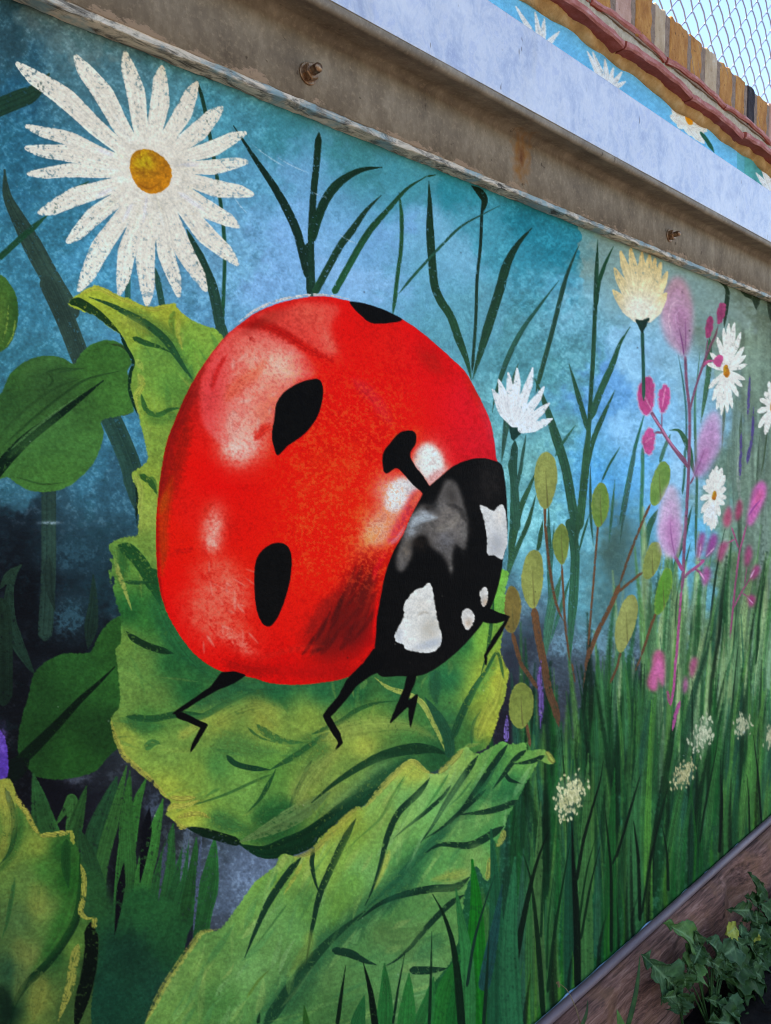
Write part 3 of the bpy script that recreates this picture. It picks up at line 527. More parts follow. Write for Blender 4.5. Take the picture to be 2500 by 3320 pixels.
small_daisy('half-seen white daisy at the far end of the wall', [(1560, 1385), (1520, 1490), (1470, 1560), (1445, 1690), (1455, 1850), (1520, 1920), (1640, 1900), (1700, 1750), (1710, 1560), (1650, 1440), (1600, 1400)], (1600, 1640), 20, (1600, 1640, 9, 20, 0), D2)
stroke(D2((1540, 1900), (1500, 2212)) + D3((1475, 280)), 5, '42563c', None)
i = small_daisy('small white daisy between the pink buds', [(1025, 190), (1075, 215), (1105, 290), (1110, 420), (1112, 515), (1090, 585), (1050, 700), (970, 850), (935, 800), (895, 780), (870, 670), (862, 530), (890, 400), (925, 330), (960, 270), (985, 230), (1000, 830)], (1000, 490), 20, (998, 492, 7, 17, 8), D3)
for k in range(9): stroke(D3((985, 560), (880 + k * 20, 720 + (k % 3) * 40)), 6, 'e4e2e0', i, dry=.4)
i = reg('painted_pink_flower', 'bright pink bud and crimson sprigs at the far end')
for p, w in [(D3((1330, 790), (1290, 950), (1260, 1060), (1220, 1350), (1190, 1650), (1160, 1950)), 6), (D3((1175, 820), (1210, 920), (1245, 1030)), 5), (D3((1210, 940), (1140, 980)), 5), (D3((1200, 1640), (1280, 1480), (1370, 1340)), 5), (D3((1280, 1490), (1340, 1530)), 5), (D3((1330, 1240), (1310, 1400)), 3), (D3((900, 1150), (830, 1160)), 4)]:
    stroke(p, w, 'a05078', i, '94446c', taper=(.05, .1))
for pts, c in [(D3((1150, 600), (1180, 700), (1160, 790), (1110, 820), (1090, 720)), 'b04868'), (D3((1260, 530), (1285, 620), (1260, 720), (1220, 760), (1215, 640)), 'a83c62'), (D3((1090, 970), (1145, 980), (1110, 1080), (1060, 1180), (1035, 1120), (1050, 1020)), 'b44c78'), (D3((1350, 1000), (1385, 1080), (1360, 1180), (1320, 1230), (1310, 1100)), 'a03c6c'), (D3((1430, 1200), (1465, 1240), (1430, 1330), (1370, 1360), (1390, 1260)), 'a83878'),
               (D3((1340, 1530), (1410, 1520), (1415, 1590), (1370, 1640)), 'b03878'), (D3((870, 870), (905, 900), (880, 1050), (825, 1150), (825, 980)), 'a4488c'), (D3((1000, 880), (1030, 950), (990, 1060), (910, 1130), (940, 960)), '9a4090'), (D3((930, 1220), (965, 1290), (930, 1390), (890, 1420), (870, 1330), (890, 1240)), 'a4508e')]:
    fill(pts, c, i, soft=5, alpha=.92)
for p in [D3((865, 990), (840, 1130)), D3((1000, 1030), (915, 1120)), D3((850, 1280), (895, 1350)), D3((1410, 1260), (1365, 1340)), D3((1345, 1545), (1395, 1600))]: stroke(p, 4, 'd89cc4', None)
fill(D3((1480, 345), (1530, 400), (1520, 520), (1450, 680), (1380, 800), (1335, 790), (1350, 650), (1400, 430)), 'cc62a8', i, soft=5)
fill(D3((1480, 430), (1500, 480), (1440, 600), (1400, 620), (1430, 480)), 'd85a90', None, soft=6, alpha=.8); stroke(D3((1350, 700), (1410, 610), (1470, 540)), 5, '8a3a8c', None, alpha=.8)
i = reg('painted_pink_flower', 'blurred pink blossom low in the meadow grass')
for pts, c in [(D4((420, 20), (480, 60), (490, 200), (470, 410), (430, 300), (400, 440), (330, 420), (310, 340), (360, 200), (370, 80)), 'b8547c'), (D4((420, 115), (475, 180), (470, 400), (440, 300), (410, 260), (400, 420), (350, 400), (360, 250)), 'd0649a'), (D4((790, 90), (825, 130), (800, 250), (760, 315), (745, 180)), 'b85880'), (D4((710, 280), (725, 400), (690, 480), (680, 380)), 'c0589a')]:
    fill(pts, c, i, soft=6, alpha=.95)
stroke(D4((650, 540), (600, 700), (570, 850)), 12, 'a04c80', i, dry=.2); stroke(D4((520, 440), (545, 590)), 10, '94506c', i, dry=.4)

# ------------------------------------------------------------ cream seed heads
def seed_head(label, cx, cy, rx, ry, n, ang, c1='c9c49a', c2='a8ab7a', fw=.5):
    i = reg('painted_seed_head', label); a = math.radians(ang)
    fill(ov(cx, cy, rx * .8, ry * .8, ang), '6a8068', i, soft=10, alpha=.55)
    for k in range(int(n * 1.7)):
        r = abs(RNG.normal(0, .52)); r = r if r < 1.05 else RNG.rand() * .8; t = RNG.uniform(0, 6.28)
        u, v = r * rx * math.cos(t), r * ry * math.sin(t)
        x, y = cx + u * math.cos(a) - v * math.sin(a), cy + u * math.sin(a) + v * math.cos(a)
        L = RNG.uniform(7, 17)
        stroke([(x, y + L * .5), (x + RNG.uniform(-4, 4), y - L * .5)], RNG.uniform(7, 12) * fw, c1 if RNG.rand() < .65 else c2, i, taper=(.3, .4), dry=.1, tex=.1)
seed_head('largest cream seed head over a black forked stem', 1848, 2578, 54, 92, 150, 24, 'cfc995', 'b5b27a', .8)
seed_head('cream seed head high in the meadow below the pink stem', 2280, 2380, 42, 82, 80, 22, 'b9bb98', '9aa684', .62)
seed_head('yellowish seed head lower in the meadow', 2216, 2512, 36, 62, 75, 34, 'bdb582', 'a09c6a', .62)
seed_head('round cream seed head toward the far end', 2408, 2352, 32, 46, 60, 15, 'b8b890', '9ca480', .55)
seed_head('cream seed head cut off at the far end of the meadow', 2496, 2390, 22, 46, 36, 10, 'b8b48c', '9aa07a', .5)
# ------------------------------------------------------------ leaves on the near side
i = reg('painted_leaf', 'rounded green leaf cut off above the heart-shaped leaf')
m = fill(B4((-60, -20), (20, -10), (75, 50), (115, 130), (130, 230), (120, 350), (80, 460), (20, 525), (-60, 540)), '3d6426', i)
blob(-10, 1040, 30, 90, 10, '5a7a2c', .8, clip=m); blob(55, 1000, 16, 90, 0, '2c5520', .6, clip=m)
for p in [B4((60, 200), (50, 330), (20, 460)), B4((110, 300), (90, 420), (40, 500))]: stroke(p, 6, '6f8a34', None, dry=.5, clip=m)
hl = reg('painted_leaf', 'broad heart-shaped green leaf with dark midrib left of the shell')
m = fill(B4((-380, 1250), (-200, 950), (0, 840), (60, 710), (150, 620), (260, 570), (370, 560), (460, 580), (530, 622), (570, 560), (640, 490), (740, 450), (820, 455), (890, 490), (930, 560), (945, 620), (915, 670), (940, 800), (945, 900), (960, 960), (900, 985), (730, 1025), (745, 1110), (720, 1220), (670, 1330), (580, 1430), (480, 1500), (360, 1535), (230, 1530), (120, 1480), (50, 1430), (-100, 1480), (-380, 1500)), '3a6128', hl, tex=.12,
         grad=[(100, 1180, '355a28'), (330, 1170, '3c6c28'), (180, 1400, '3d6a2e'), (200, 1560, '477a30'), (0, 1300, '2e5426'), (400, 1300, '40702a'), (150, 1230, '325628'), (300, 1450, '41702f'), (40, 1180, '345e24')])
stroke(B4((-60, 1440), (60, 1290), (200, 1150), (400, 1000), (560, 880), (740, 740)), 40, '0e2616', hl, taper=(.02, .7), dry=.18)
stroke(B4((80, 1230), (250, 1080), (420, 950), (560, 850)), 8, '5f8a4c', None, dry=.4, alpha=.6, clip=m)
for p, c, w in [(B4((30, 1200), (250, 1000), (450, 840), (620, 730), (860, 670)), '24451f', 9), (B4((0, 1120), (200, 930), (400, 790), (600, 720)), '2a4a22', 8), (B4((330, 680), (420, 655), (520, 650)), '25441f', 7), (B4((420, 680), (520, 660), (600, 650)), '2a4a24', 8), (B4((800, 480), (870, 490), (910, 530)), '2a3a1c', 7), (B4((730, 1025), (830, 1010), (960, 970)), '3a3a24', 7), (B4((120, 1430), (300, 1480), (460, 1470)), '2c4f22', 6), (B4((340, 790), (380, 740), (350, 690)), '22401c', 8)]:
    stroke(p, w, c, None, dry=.35, alpha=.75, clip=m)
for p in [B4((60, 1290), (220, 1130), (420, 990)), B4((130, 720), (300, 600), (440, 590)), B4((140, 1260), (330, 1100), (480, 1010))]: stroke(p, 26, '4a7a38', None, alpha=.35, soft=12, clip=m)
lh = reg('painted_leaf', 'dark green heart-shaped leaf low beside the wavy leaf edge')
m = fill(B5((760, 350), (720, 365), (660, 400), (600, 470), (545, 578), (480, 590), (390, 590), (310, 620), (240, 670), (200, 720), (170, 850), (130, 980), (110, 1100), (115, 1230), (165, 1275), (220, 1330), (350, 1345), (480, 1330), (580, 1290), (650, 1210), (730, 1130), (760, 980), (760, 600)), '1f4a1c', lh, tex=.13,
         grad=[(130, 2250, '20481c'), (250, 2150, '265420'), (340, 2060, '2a5a20'), (250, 2450, '214c1a'), (330, 2380, '1e441a'), (100, 2400, '1c4018'), (380, 2200, '295a20')])
stroke(B5((60, 1290), (180, 1180), (340, 1020), (480, 870), (600, 760), (690, 670)), 38, '0b1c0e', lh, taper=(.02, .8), dry=.15)
stroke(B5((-20, 1340), (80, 1290), (170, 1230)), 70, '0c1510', lh, taper=(.1, .4), dry=.3)

# blades in the dark lower corner
i = reg('painted_grass_clump', 'loose green blades growing between the two big lower leaves')
for p, w, c, c2 in [(B6((200, 20), (230, 150), (260, 300), (300, 420)), 60, '234a24', '2f5a26'), (B6((330, 330), (390, 240), (435, 170)), 26, '2f5a26', '345f2a'), (B6((520, 90), (460, 300), (430, 420)), 40, '24481f', '2a5024'), (B6((700, 40), (620, 300), (560, 560)), 70, '1f4226', '24502a'), (B6((760, -30), (690, 250), (610, 560)), 34, '2f5a24', '2a5226'),
                    (B6((880, 40), (820, 200), (760, 480), (740, 700)), 44, '2f6324', '285a26'), (B6((780, 0), (760, 300), (770, 600)), 40, '2c5c22', '285426'), (B6((980, 170), (920, 400), (860, 660)), 44, '336a26', '2c5f28'), (B6((1040, 320), (1000, 560), (960, 800)), 54, '265626', '1f4a24'), (B6((1130, 380), (1080, 640), (1020, 900)), 44, '24582a', '1e4a24'),
                    (B6((1180, 400), (1150, 700), (1100, 1000)), 40, '245424', '1d4822'), (B6((1290, 400), (1260, 650), (1200, 900)), 54, '27602a', '205026'), (B6((480, 350), (540, 600), (560, 900)), 70, '244a26', '1e4424'), (B6((400, 400), (470, 600), (500, 800)), 60, '2a5226', '24482a')]:
    stroke(p + [(p[-1][0] - 12, p[-1][1] + 170)], w * 1.3, c, i, c2, taper=(.4, .1), dry=.08, mott=.1)
m = fill(B6((500, 560), (560, 600), (620, 640), (690, 800), (760, 720), (850, 690), (960, 740), (1060, 820), (1090, 900), (1180, 880), (1190, 960), (1120, 1090), (1060, 1180), (980, 1300), (900, 1460), (840, 1620), (500, 1620), (540, 1300), (580, 1000), (520, 820)), '1c4a28', i, soft=12, alpha=.93, tex=.14, grad=[(320, 2900, '255026'), (450, 2900, '205428'), (560, 2950, '24582a'), (400, 3100, '153e28'), (500, 3250, '17452e'), (340, 3250, '14402c'), (600, 3000, '1f5028')])
for x, y0, y1, w, c in [(388, 2800, 3030, 26, '0d0d12'), (470, 2620, 2860, 34, '0c0c12'), (530, 2700, 2920, 16, '3c4250'), (600, 2640, 2860, 18, '4c5663'), (640, 2700, 3050, 14, '4a5468'), (610, 3000, 3130, 20, '1c2028')]:
    stroke([(x + 14, y0), (x, (y0 + y1) / 2), (x - 16, y1)], w, c, None, taper=(.3, .6), dry=.35)
vi = reg('painted_lavender', 'violet blossom cut off beside the near lower leaf')
fill(B5((-300, 1050), (-100, 1010), (0, 1050), (35, 1120), (50, 1220), (45, 1330), (0, 1350), (-300, 1360)), '4a2e86', vi, mott=.2); blob(8, 2400, 12, 40, 0, '7a58b8', .5, grain=1.5)

# ------------------------------------------------------------ the big leaf under the ladybird
bl = reg('painted_leaf', 'large yellow-edged green leaf carrying the ladybird')
outl = B4((490, 185), (520, 150), (580, 110), (640, 70), (700, 58), (780, 90), (870, 140), (920, 145), (1000, 190), (1080, 210), (1150, 200), (1250, 185), (1272, 215), (1300, 250), (1400, 320), (1470, 345), (1560, 380)) + [(900, 1300), (1400, 1800)] + \
    D1((415, 1100), (470, 1120), (440, 1300), (425, 1600), (400, 1800), (390, 1950), (430, 2050), (485, 2170)) + C4((1205, 160), (1190, 230), (1180, 290), (1150, 380), (1110, 520), (1060, 605), (840, 700), (700, 760), (620, 720), (480, 830), (330, 950), (200, 1030), (0, 1175)) + \
    C3((1500, 1300), (1400, 1360), (1250, 1395), (1120, 1390), (1000, 1330), (850, 1262), (690, 1207), (640, 1215), (580, 1222)) + \
    B5((1110, 1640), (1080, 1642), (1040, 1592), (990, 1555), (1010, 1530), (1020, 1475), (970, 1440), (950, 1390), (900, 1335), (860, 1325), (850, 1290), (800, 1250), (740, 1200), (720, 1140), (690, 1080), (665, 985), (720, 900), (715, 760), (700, 640), (695, 560), (725, 530), (728, 450), (725, 370), (700, 290), (680, 200), (690, 150), (660, 90), (670, 0)) + \
    B4((800, 2200), (780, 2120), (790, 2060), (812, 2000), (780, 1950), (790, 1910), (880, 1862), (985, 1850), (985, 1800), (997, 1720), (975, 1640), (985, 1560), (965, 1480), (945, 1400), (1010, 1360), (1060, 1300), (1040, 1180), (1010, 1060), (985, 960), (950, 870), (930, 790), (925, 700), (950, 650), (960, 600), (910, 510), (895, 450), (870, 410), (800, 370), (730, 310), (660, 265), (560, 230))
ML = fill(outl, '55802f', bl, rough=.5, tex=.12, grad=[
    (320, 945, '8a9a2c'), (450, 990, '8f9c30'), (560, 1010, '909a2e'), (430, 1060, '7f9430'), (640, 1090, '6f9238'), (500, 1150, '557e36'), (560, 1250, '4f7c34'), (480, 1330, '6c8a34'), (620, 1120, '5c8a34'), (520, 1420, '6f8e38'), (490, 1560, '7a9236'), (480, 1680, '7f9440'), (500, 1760, '6a8c3c'),
    (400, 1850, '4f7c34'), (420, 1980, '1f5a2c'), (480, 2000, '2e6a30'), (400, 2080, '5c8038'), (450, 2150, '587e3c'), (560, 2150, '236034'), (420, 2260, '5a7c3a'), (500, 2260, '567a3a'), (620, 2240, '1f5c34'), (400, 2400, '7a8a38'), (480, 2330, '3a6a30'),
    (560, 2430, '60803a'), (700, 2350, '74893a'), (860, 2330, '808c3a'), (760, 2260, '3a6c3a'), (900, 2240, '1d5634'), (1050, 2230, '1f5838'), (640, 2500, '6a8838'), (540, 2560, '7e8e34'), (700, 2480, '3f7038'), (600, 2640, '8a9434'), (800, 2560, '5f8a40'), (720, 2680, '5a8238'), (880, 2500, '4a7834'), (900, 2640, '2a6030'),
    (1000, 2330, '6a8236'), (1050, 2420, '7e8c3a'), (1200, 2330, '5c8036'), (1180, 2420, '8a963e'), (1000, 2560, '6e8a3a'), (1080, 2560, '6a8440'), (1150, 2500, '5c7c3a'), (1250, 2480, '2d5c34'), (1150, 2250, '1f5a36'), (1350, 2350, '3a7038'), (1300, 2230, '255c38'),
    (1450, 2200, '1f5c3c'), (1450, 2350, '2a6440'), (1520, 2400, '3a7038'), (1560, 2250, '7a9234'), (1600, 2200, '9aa436'), (1600, 2350, '95a034'), (1570, 2080, '6a9838'), (1500, 2080, '226238'), (1620, 2150, '8a9a34'), (1610, 1950, '5a9a3c'), (1420, 2450, '1c4c2e'), (1630, 1880, '62a23c')], gf=(1.14, 1.10, .95))
CLL = (ML > .3).astype(np.float32) * ML
def lv(pts, w, c, a=.9, dry=.25, soft=0, taper=(.15, .5)): stroke(pts, w, c, None, alpha=a, dry=dry, soft=soft, clip=CLL, taper=taper)
# visible brush marks following the leaf
for k in range(330):
    x = RNG.uniform(330, 1640); y = RNG.uniform(940, 2760)
    u, v = int((x - CX0) * S), int((y - CY0) * S)
    if ML[v, u] < .5: continue
    a = math.atan2(y - 2450, x - 1150) + RNG.normal(0, .25) if y > 2150 else RNG.uniform(.9, 1.7); L = RNG.uniform(40, 150)
    stroke([(x, y), (x + math.cos(a) * L * .5 + RNG.uniform(-8, 8), y + math.sin(a) * L * .5), (x + math.cos(a) * L, y + math.sin(a) * L)], RNG.uniform(5, 22), ['a3ae48', '8fa640', '2c6a34', '245a2c', '7c9c44', 'b0b04a', '3c7a38'][RNG.randint(7)], None, alpha=RNG.uniform(.15, .42), soft=3, clip=CLL, taper=(.3, .5), dry=.3)
# folds and veins, upper part
lv(B4((495, 180), (560, 175), (660, 235), (760, 310), (860, 400)), 30, '0f3018', dry=.2, taper=(.1, .5))
lv(B4((640, 140), (780, 190), (920, 260), (1060, 340), (1180, 440), (1260, 550), (1330, 660), (1390, 740)), 24, '174028', taper=(.4, .3)); lv(B4((900, 240), (1060, 340), (1180, 440), (1280, 570), (1400, 760)), 60, '2c5f30', .45, soft=22)
lv(B4((950, 430), (1050, 470), (1150, 500), (1230, 540)), 18, '1f4a24', taper=(.1, .7)); lv(B4((1250, 240), (1230, 320), (1250, 420)), 20, '5a7f2a', .7)
lv(B4((1290, 290), (1275, 390), (1310, 520)), 16, 'a0a238', .7); lv(B4((860, 300), (980, 340), (1060, 400)), 40, 'a3a43a', .5, soft=18)
lv(B4((1010, 830), (1050, 950), (1130, 985), (1220, 945), (1300, 935)), 16, '2a5826', taper=(.2, .3)); lv(B4((1060, 990), (1160, 1020), (1260, 990)), 40, '3a6a2a', .5, soft=14)
lv(B4((990, 690), (1020, 760), (970, 880), (1010, 1000)), 22, 'a0a43a', .7); lv(B4((1000, 700), (1010, 740), (990, 790)), 24, '8a9a3c', .5)
lv(B4((1060, 1060), (1050, 1200), (1090, 1300)), 24, '8fa040', .5, soft=10); lv(B4((960, 1410), (1000, 1520), (990, 1700), (1010, 1830)), 26, '9aa444', .7, soft=8)
lv(B4((1000, 1410), (1080, 1470), (1130, 1560)), 20, '24501f', dry=.4); lv(B4((1080, 1440), (1120, 1520)), 24, '2c5a24', .6)
lv(B4((850, 1920), (930, 1960), (1020, 2060), (1100, 2200)) + C1((200, 760), (250, 960)), 44, '174a22', dry=.35, taper=(.1, .2)); lv(B4((860, 1930), (880, 2050), (870, 2200)), 40, '1f5226', .6, soft=14)
lv(B5((690, 20), (710, 100), (750, 210), (790, 330)), 16, 'a3a248', .75, dry=.4)
lv(B4((800, 1910), (820, 2030), (800, 2200)), 20, '5a8236', .6)
lv(C1((20, 1140), (60, 1180), (170, 1240), (340, 1290)), 22, '0f2c18', dry=.3, taper=(.2, .2)); lv(B5((750, 160), (840, 165), (920, 160)), 14, '1c4a26', dry=.5)
for p in [C1((250, 1020), (360, 1180), (520, 1360), (700, 1480), (900, 1560)), C1((200, 900), (300, 1120), (440, 1320), (600, 1450))]: lv(p, 70, '1f5a30', .6, soft=22)
# folds, middle part
lv(C3((230, 465), (400, 480), (540, 455), (640, 445), (760, 450)), 22, '1d4a24', taper=(.1, .4)); lv(C3((240, 480), (330, 530), (480, 530)), 46, '24552a', .6, soft=16); lv(C3((360, 680), (410, 640), (460, 650)), 26, '2a5c2c', .7, dry=.4)
lv(C3((600, 440), (720, 470), (900, 380), (1100, 290)), 20, '24562c', .7); lv(C3((700, 400), (850, 330), (1000, 260), (1300, 250), (1666, 230)), 60, '1f5836', .6, soft=24)
lv(C3((820, 520), (960, 430), (1120, 390), (1300, 430)), 60, '8c9236', .55, soft=24); lv(C3((580, 610), (700, 530), (800, 470)), 30, '9a9a3a', .6, soft=12)
lv(C3((1110, 520), (1180, 580), (1290, 630), (1420, 640)), 26, '2c5c2c', .75, dry=.45); lv(C3((1050, 540), (1120, 600), (1230, 640)), 8, '2c5a2a', .8)
lv(C3((905, 725), (960, 780), (1060, 810), (1200, 825)), 18, '0f3420', taper=(.1, .3), dry=.1); lv(C3((1200, 825), (1350, 740), (1480, 650), (1600, 570)), 18, '1a4424', .85, dry=.4, taper=(.3, .1))
lv(C3((820, 660), (950, 650), (1100, 690), (1250, 700)), 70, '3f7034', .55, soft=24)
lv(C3((1240, 820), (1140, 1010), (1050, 1110)), 16, '1c4a24', taper=(.4, .6)); lv(C3((1220, 850), (1100, 900), (900, 990), (720, 1050), (570, 1090)), 9, '355f2a', .85)
lv(C3((1300, 760), (1500, 640), (1550, 700), (1450, 850), (1340, 1100)), 60, '2c622c', .6, soft=22); lv(C3((1480, 760), (1420, 880), (1360, 1000), (1310, 1150)), 14, '174020', .8)
lv(C3((1100, 1150), (1300, 1130), (1250, 1240), (1000, 1290)), 90, '1f5526', .75, soft=30); lv(C3((820, 1140), (940, 1200), (1060, 1230)), 60, '2a6030', .7, soft=22)
stroke(C3((640, 1215), (800, 1260), (1000, 1320)), 30, '0c2412', bl, taper=(.3, .1), dry=.2)
stroke(C3((1000, 1330), (1150, 1380), (1300, 1350), (1450, 1290), (1600, 1190), (1720, 1090)) + C4((250, 950), (440, 830)), 66, '0d3219', bl, taper=(.3, .3), dry=.15)
lv(C3((1000, 1310), (1200, 1220), (1400, 1110), (1600, 980)), 60, '5f7c40', .9, dry=.35, taper=(.5, .3)); lv(C3((1380, 1060), (1450, 900), (1560, 780), (1666, 680)), 70, '8a9440', .7, soft=20)
# folds, right of the feet
lv(C4((830, 640), (740, 610), (600, 610), (440, 650), (300, 720), (150, 820), (20, 930)), 38, '12381f', dry=.15, taper=(.2, .8)); lv(C4((500, 680), (420, 740), (250, 880), (80, 990)), 60, '587a40', .65, soft=20)
lv(C4((620, 640), (560, 740), (420, 820), (260, 950), (60, 1100)), 70, '17462a', .75, soft=18)
lv(C4((20, 520), (180, 450), (300, 370), (420, 330), (540, 320)), 16, '1f4f26', .8, dry=.4); lv(C4((60, 560), (220, 490), (400, 460), (600, 470), (760, 540)), 60, '8c9640', .6, soft=24)
lv(C4((400, 180), (480, 240), (600, 280), (680, 330), (740, 430), (790, 540), (820, 620)), 18, 'a0a848', .9, dry=.3, taper=(.3, .3)); lv(C4((700, 300), (780, 420), (840, 540), (850, 650)), 34, '1f4f34', .9, dry=.15, taper=(.4, .05))
lv(C4((760, 140), (760, 280), (775, 350)), 40, '1f5036', .7, soft=8); lv(C4((860, 560), (920, 400), (1000, 240), (1080, 120), (1130, 30)), 24, '1c4a2c', taper=(.1, .6)); lv(C4((980, 580), (990, 460), (1040, 370)), 12, '2c6034', .8)
lv(C4((1010, 560), (1060, 430), (1130, 300), (1160, 160)), 50, 'a5a838', .75, soft=16); lv(C4((1120, 60), (1060, 200), (960, 340)), 34, '4f8a38', .6, soft=12); lv(D1((320, 1400), (260, 1900), (180, 2200)), 12, '1c4a2a', .8)
lv(D1((460, 1120), (400, 1400), (330, 1650)), 20, '7ab04a', .5, soft=8); lv(D1((420, 2212), (350, 1950), (200, 2212)), 10, '1f5230', .7)
# yellow broken rim
for p in [B5((668, 990), (690, 1080), (720, 1150), (745, 1205), (800, 1255), (850, 1300), (900, 1340), (955, 1400), (1015, 1470)), C3((500, 1110), (540, 1070), (620, 1070), (720, 1030)), C3((560, 1160), (600, 1210), (640, 1210)), C3((520, 1010), (600, 1020), (700, 1010)), C3((570, 1150), (700, 1120), (800, 1150))]:
    stroke(p, 18, '958e36', bl, taper=(.2, .3), dry=.42, bris=.25, alpha=.85)
for p in [B4((560, 120), (640, 80), (720, 75), (860, 150), (1000, 200)), B4((1010, 200), (1100, 220), (1230, 205))]: lv(p, 22, 'a3a032', .8)
stroke(B4((860, 400), (905, 500), (955, 600), (935, 690), (930, 800), (960, 910), (990, 990)), 11, '10301c', bl, dry=.35, taper=(.1, .2))
stroke(B4((965, 1480), (985, 1560), (978, 1640), (985, 1790)), 9, '12261c', None, dry=.5)

# ------------------------------------------------------------ the ladybird
lb = reg('painted_ladybird', 'giant red ladybird with black spots sitting on the big leaf')
sh = reg('shell', None, lb)
shell = R4((1250, 130), (1060, 170), (900, 235), (780, 320), (700, 385), (620, 480), (540, 590), (460, 720), (400, 840), (350, 960), (300, 1090), (270, 1220), (245, 1380), (232, 1500)) + \
    C1((235, 200), (222, 400), (225, 650), (245, 850), (290, 1000), (340, 1100), (420, 1220), (500, 1310), (600, 1380), (700, 1420), (860, 1450), (1000, 1490), (1180, 1500), (1350, 1485), (1500, 1455), (1580, 1400), (1666, 1310)) + \
    C2((290, 1700), (400, 1500), (600, 900), (900, 600), (1230, 300), (1212, 200)) + R5((1255, 1100), (1230, 980), (1190, 880), (1130, 760), (1060, 640), (960, 540), (860, 450), (740, 350), (620, 275), (450, 205), (280, 160), (130, 128))
stroke(R4((780, 300), (900, 215), (1060, 150), (1250, 118)) + R5((130, 118), (280, 145)), 8, 'c9c4c0', bl, dry=.5)
MS = fill(shell, 'c8180a', sh, rough=.22, tex=.06, mott=.05, grad=[
    (520, 1600, 'b01a0e'), (560, 1750, 'c01a08'), (600, 1300, 'a8140e'), (700, 1050, 'b8161a'), (1000, 980, 'c01818'), (1200, 1050, 'c01410'), (1400, 1150, 'c20e14'), (1550, 1300, 'c41224'), (1590, 1440, 'c01428'), (1200, 1250, 'c8140e'), (1100, 1500, 'd4200c'), (1250, 1400, 'd01810'), (1000, 1700, 'd41c0a'),
    (1180, 1700, 'd8240c'), (900, 1400, 'd41408'), (700, 1580, 'd0100c'), (650, 1650, 'd4140a'), (600, 1900, 'd0140c'), (750, 1700, 'c0160e'), (850, 1800, 'cc1a0a'), (1050, 1850, 'd41c0c'), (700, 2150, 'c4100a'), (900, 2170, 'b00e0a'), (1000, 2000, 'c01a10'), (1150, 2000, '7c1410'), (1150, 2150, 'a00e0a'), (560, 2000, 'c40e0a'), (800, 2000, 'c81a10'), (1210, 2100, 'b00c0c'), (1200, 1850, 'b4180c'), (640, 2080, 'c8100a')], gf=(1.10, 1.05, .9))
CS = (MS > .5).astype(np.float32) * MS
def sb(x, y, rx, ry, ang, c, a=.7, g=.6, pw=2.0): blob(x, y, rx, ry, ang, c, a, clip=CS, grain=g, power=pw)
def ss(p, w, c, a=.7, soft=14, dry=.0, taper=(.2, .3)): stroke(p, w, c, None, alpha=a, soft=soft, dry=dry, clip=CS, taper=taper)
# dark rim on the near side
ss(R4((700, 390), (560, 590), (430, 820), (340, 1020), (280, 1240), (245, 1500)) + C1((250, 100),), 60, '7d1610', .85, 18, taper=(.3, .3)); ss(R4((440, 950), (400, 1150), (340, 1350), (300, 1550)), 44, '8a1a0c', .7, 16)
ss(R4((330, 1350), (290, 1500), (270, 1666)) + C1((260, 400), (270, 600), (260, 760)), 34, 'a8380a', .8, 12)
ss(C1((225, 250), (225, 500), (240, 800), (290, 980)), 14, 'a01008', .8, 5); ss(R4((290, 1450), (250, 1600)), 22, 'b05010', .6, 8)
# pink shine on the back
fill(R4((800, 345), (700, 420), (600, 540), (530, 700), (520, 850), (545, 1000), (610, 1090), (700, 1150), (790, 1215), (900, 1150), (960, 1040), (1010, 1000), (1080, 800), (1180, 700), (1290, 660), (1240, 540), (1100, 430), (950, 370)), 'ea4c48', None, soft=5, alpha=.97, clip=CS, tex=.08, mott=.06)
sb(800, 1130, 90, 70, 0, 'd86a5c', .7); sb(840, 1240, 110, 130, 25, 'ee9480', .85, .3); sb(910, 1190, 60, 50, 30, 'f4baa4', .9, .4); sb(800, 1400, 70, 90, 10, 'f2a492', .92, .35); sb(770, 1460, 50, 40, 0, 'f4b8a8', .9, .5)
sb(690, 1250, 36, 130, 12, 'cc3c40', .6); ss(R4((600, 760), (630, 640), (700, 520)), 14, 'b01a18', .7, 8); ss(R4((690, 830), (780, 720), (900, 640), (960, 560)), 40, 'd4583c', .5, 14); sb(870, 1330, 40, 60, 20, 'd47058', .6, 1.2); ss(R4((850, 400), (880, 430)), 12, '8a1410', .6, 6)
ss(R4((740, 900), (720, 1000), (760, 1120)), 26, 'd8a898', .5, 10); ss(R4((900, 1090), (940, 1030), (1000, 1000)), 30, 'cc2418', .8, 10)
for k in range(22):
    x = RNG.uniform(730, 960); y = RNG.uniform(1130, 1430); a = RNG.uniform(0, 3.1); L = RNG.uniform(15, 50)
    ss([(x, y), (x + math.cos(a) * L, y + math.sin(a) * L)], RNG.uniform(5, 14), ['e0b4a4', 'd86a58', 'cc4a3c', 'e2c0b0'][RNG.randint(4)], .4, 5)
# second shine over the seam
fill(R4((900, 250), (1060, 215), (1250, 170), (1420, 180), (1460, 220), (1410, 300), (1400, 400), (1440, 480), (1400, 540), (1250, 470), (1100, 370), (950, 300)), 'de4a40', None, soft=7, alpha=.92, clip=CS)
sb(1000, 1020, 60, 40, 20, 'd8604e', .6); sb(1070, 1110, 22, 50, -30, 'd87060', .5); ss(R4((760, 330), (900, 310), (1050, 360), (1250, 480), (1420, 570)), 26, 'a8140e', .8, 10); sb(880, 1030, 40, 20, -20, '8a2a1c', .35, 1.6); sb(820, 1060, 60, 16, -30, '7c1c14', .5)
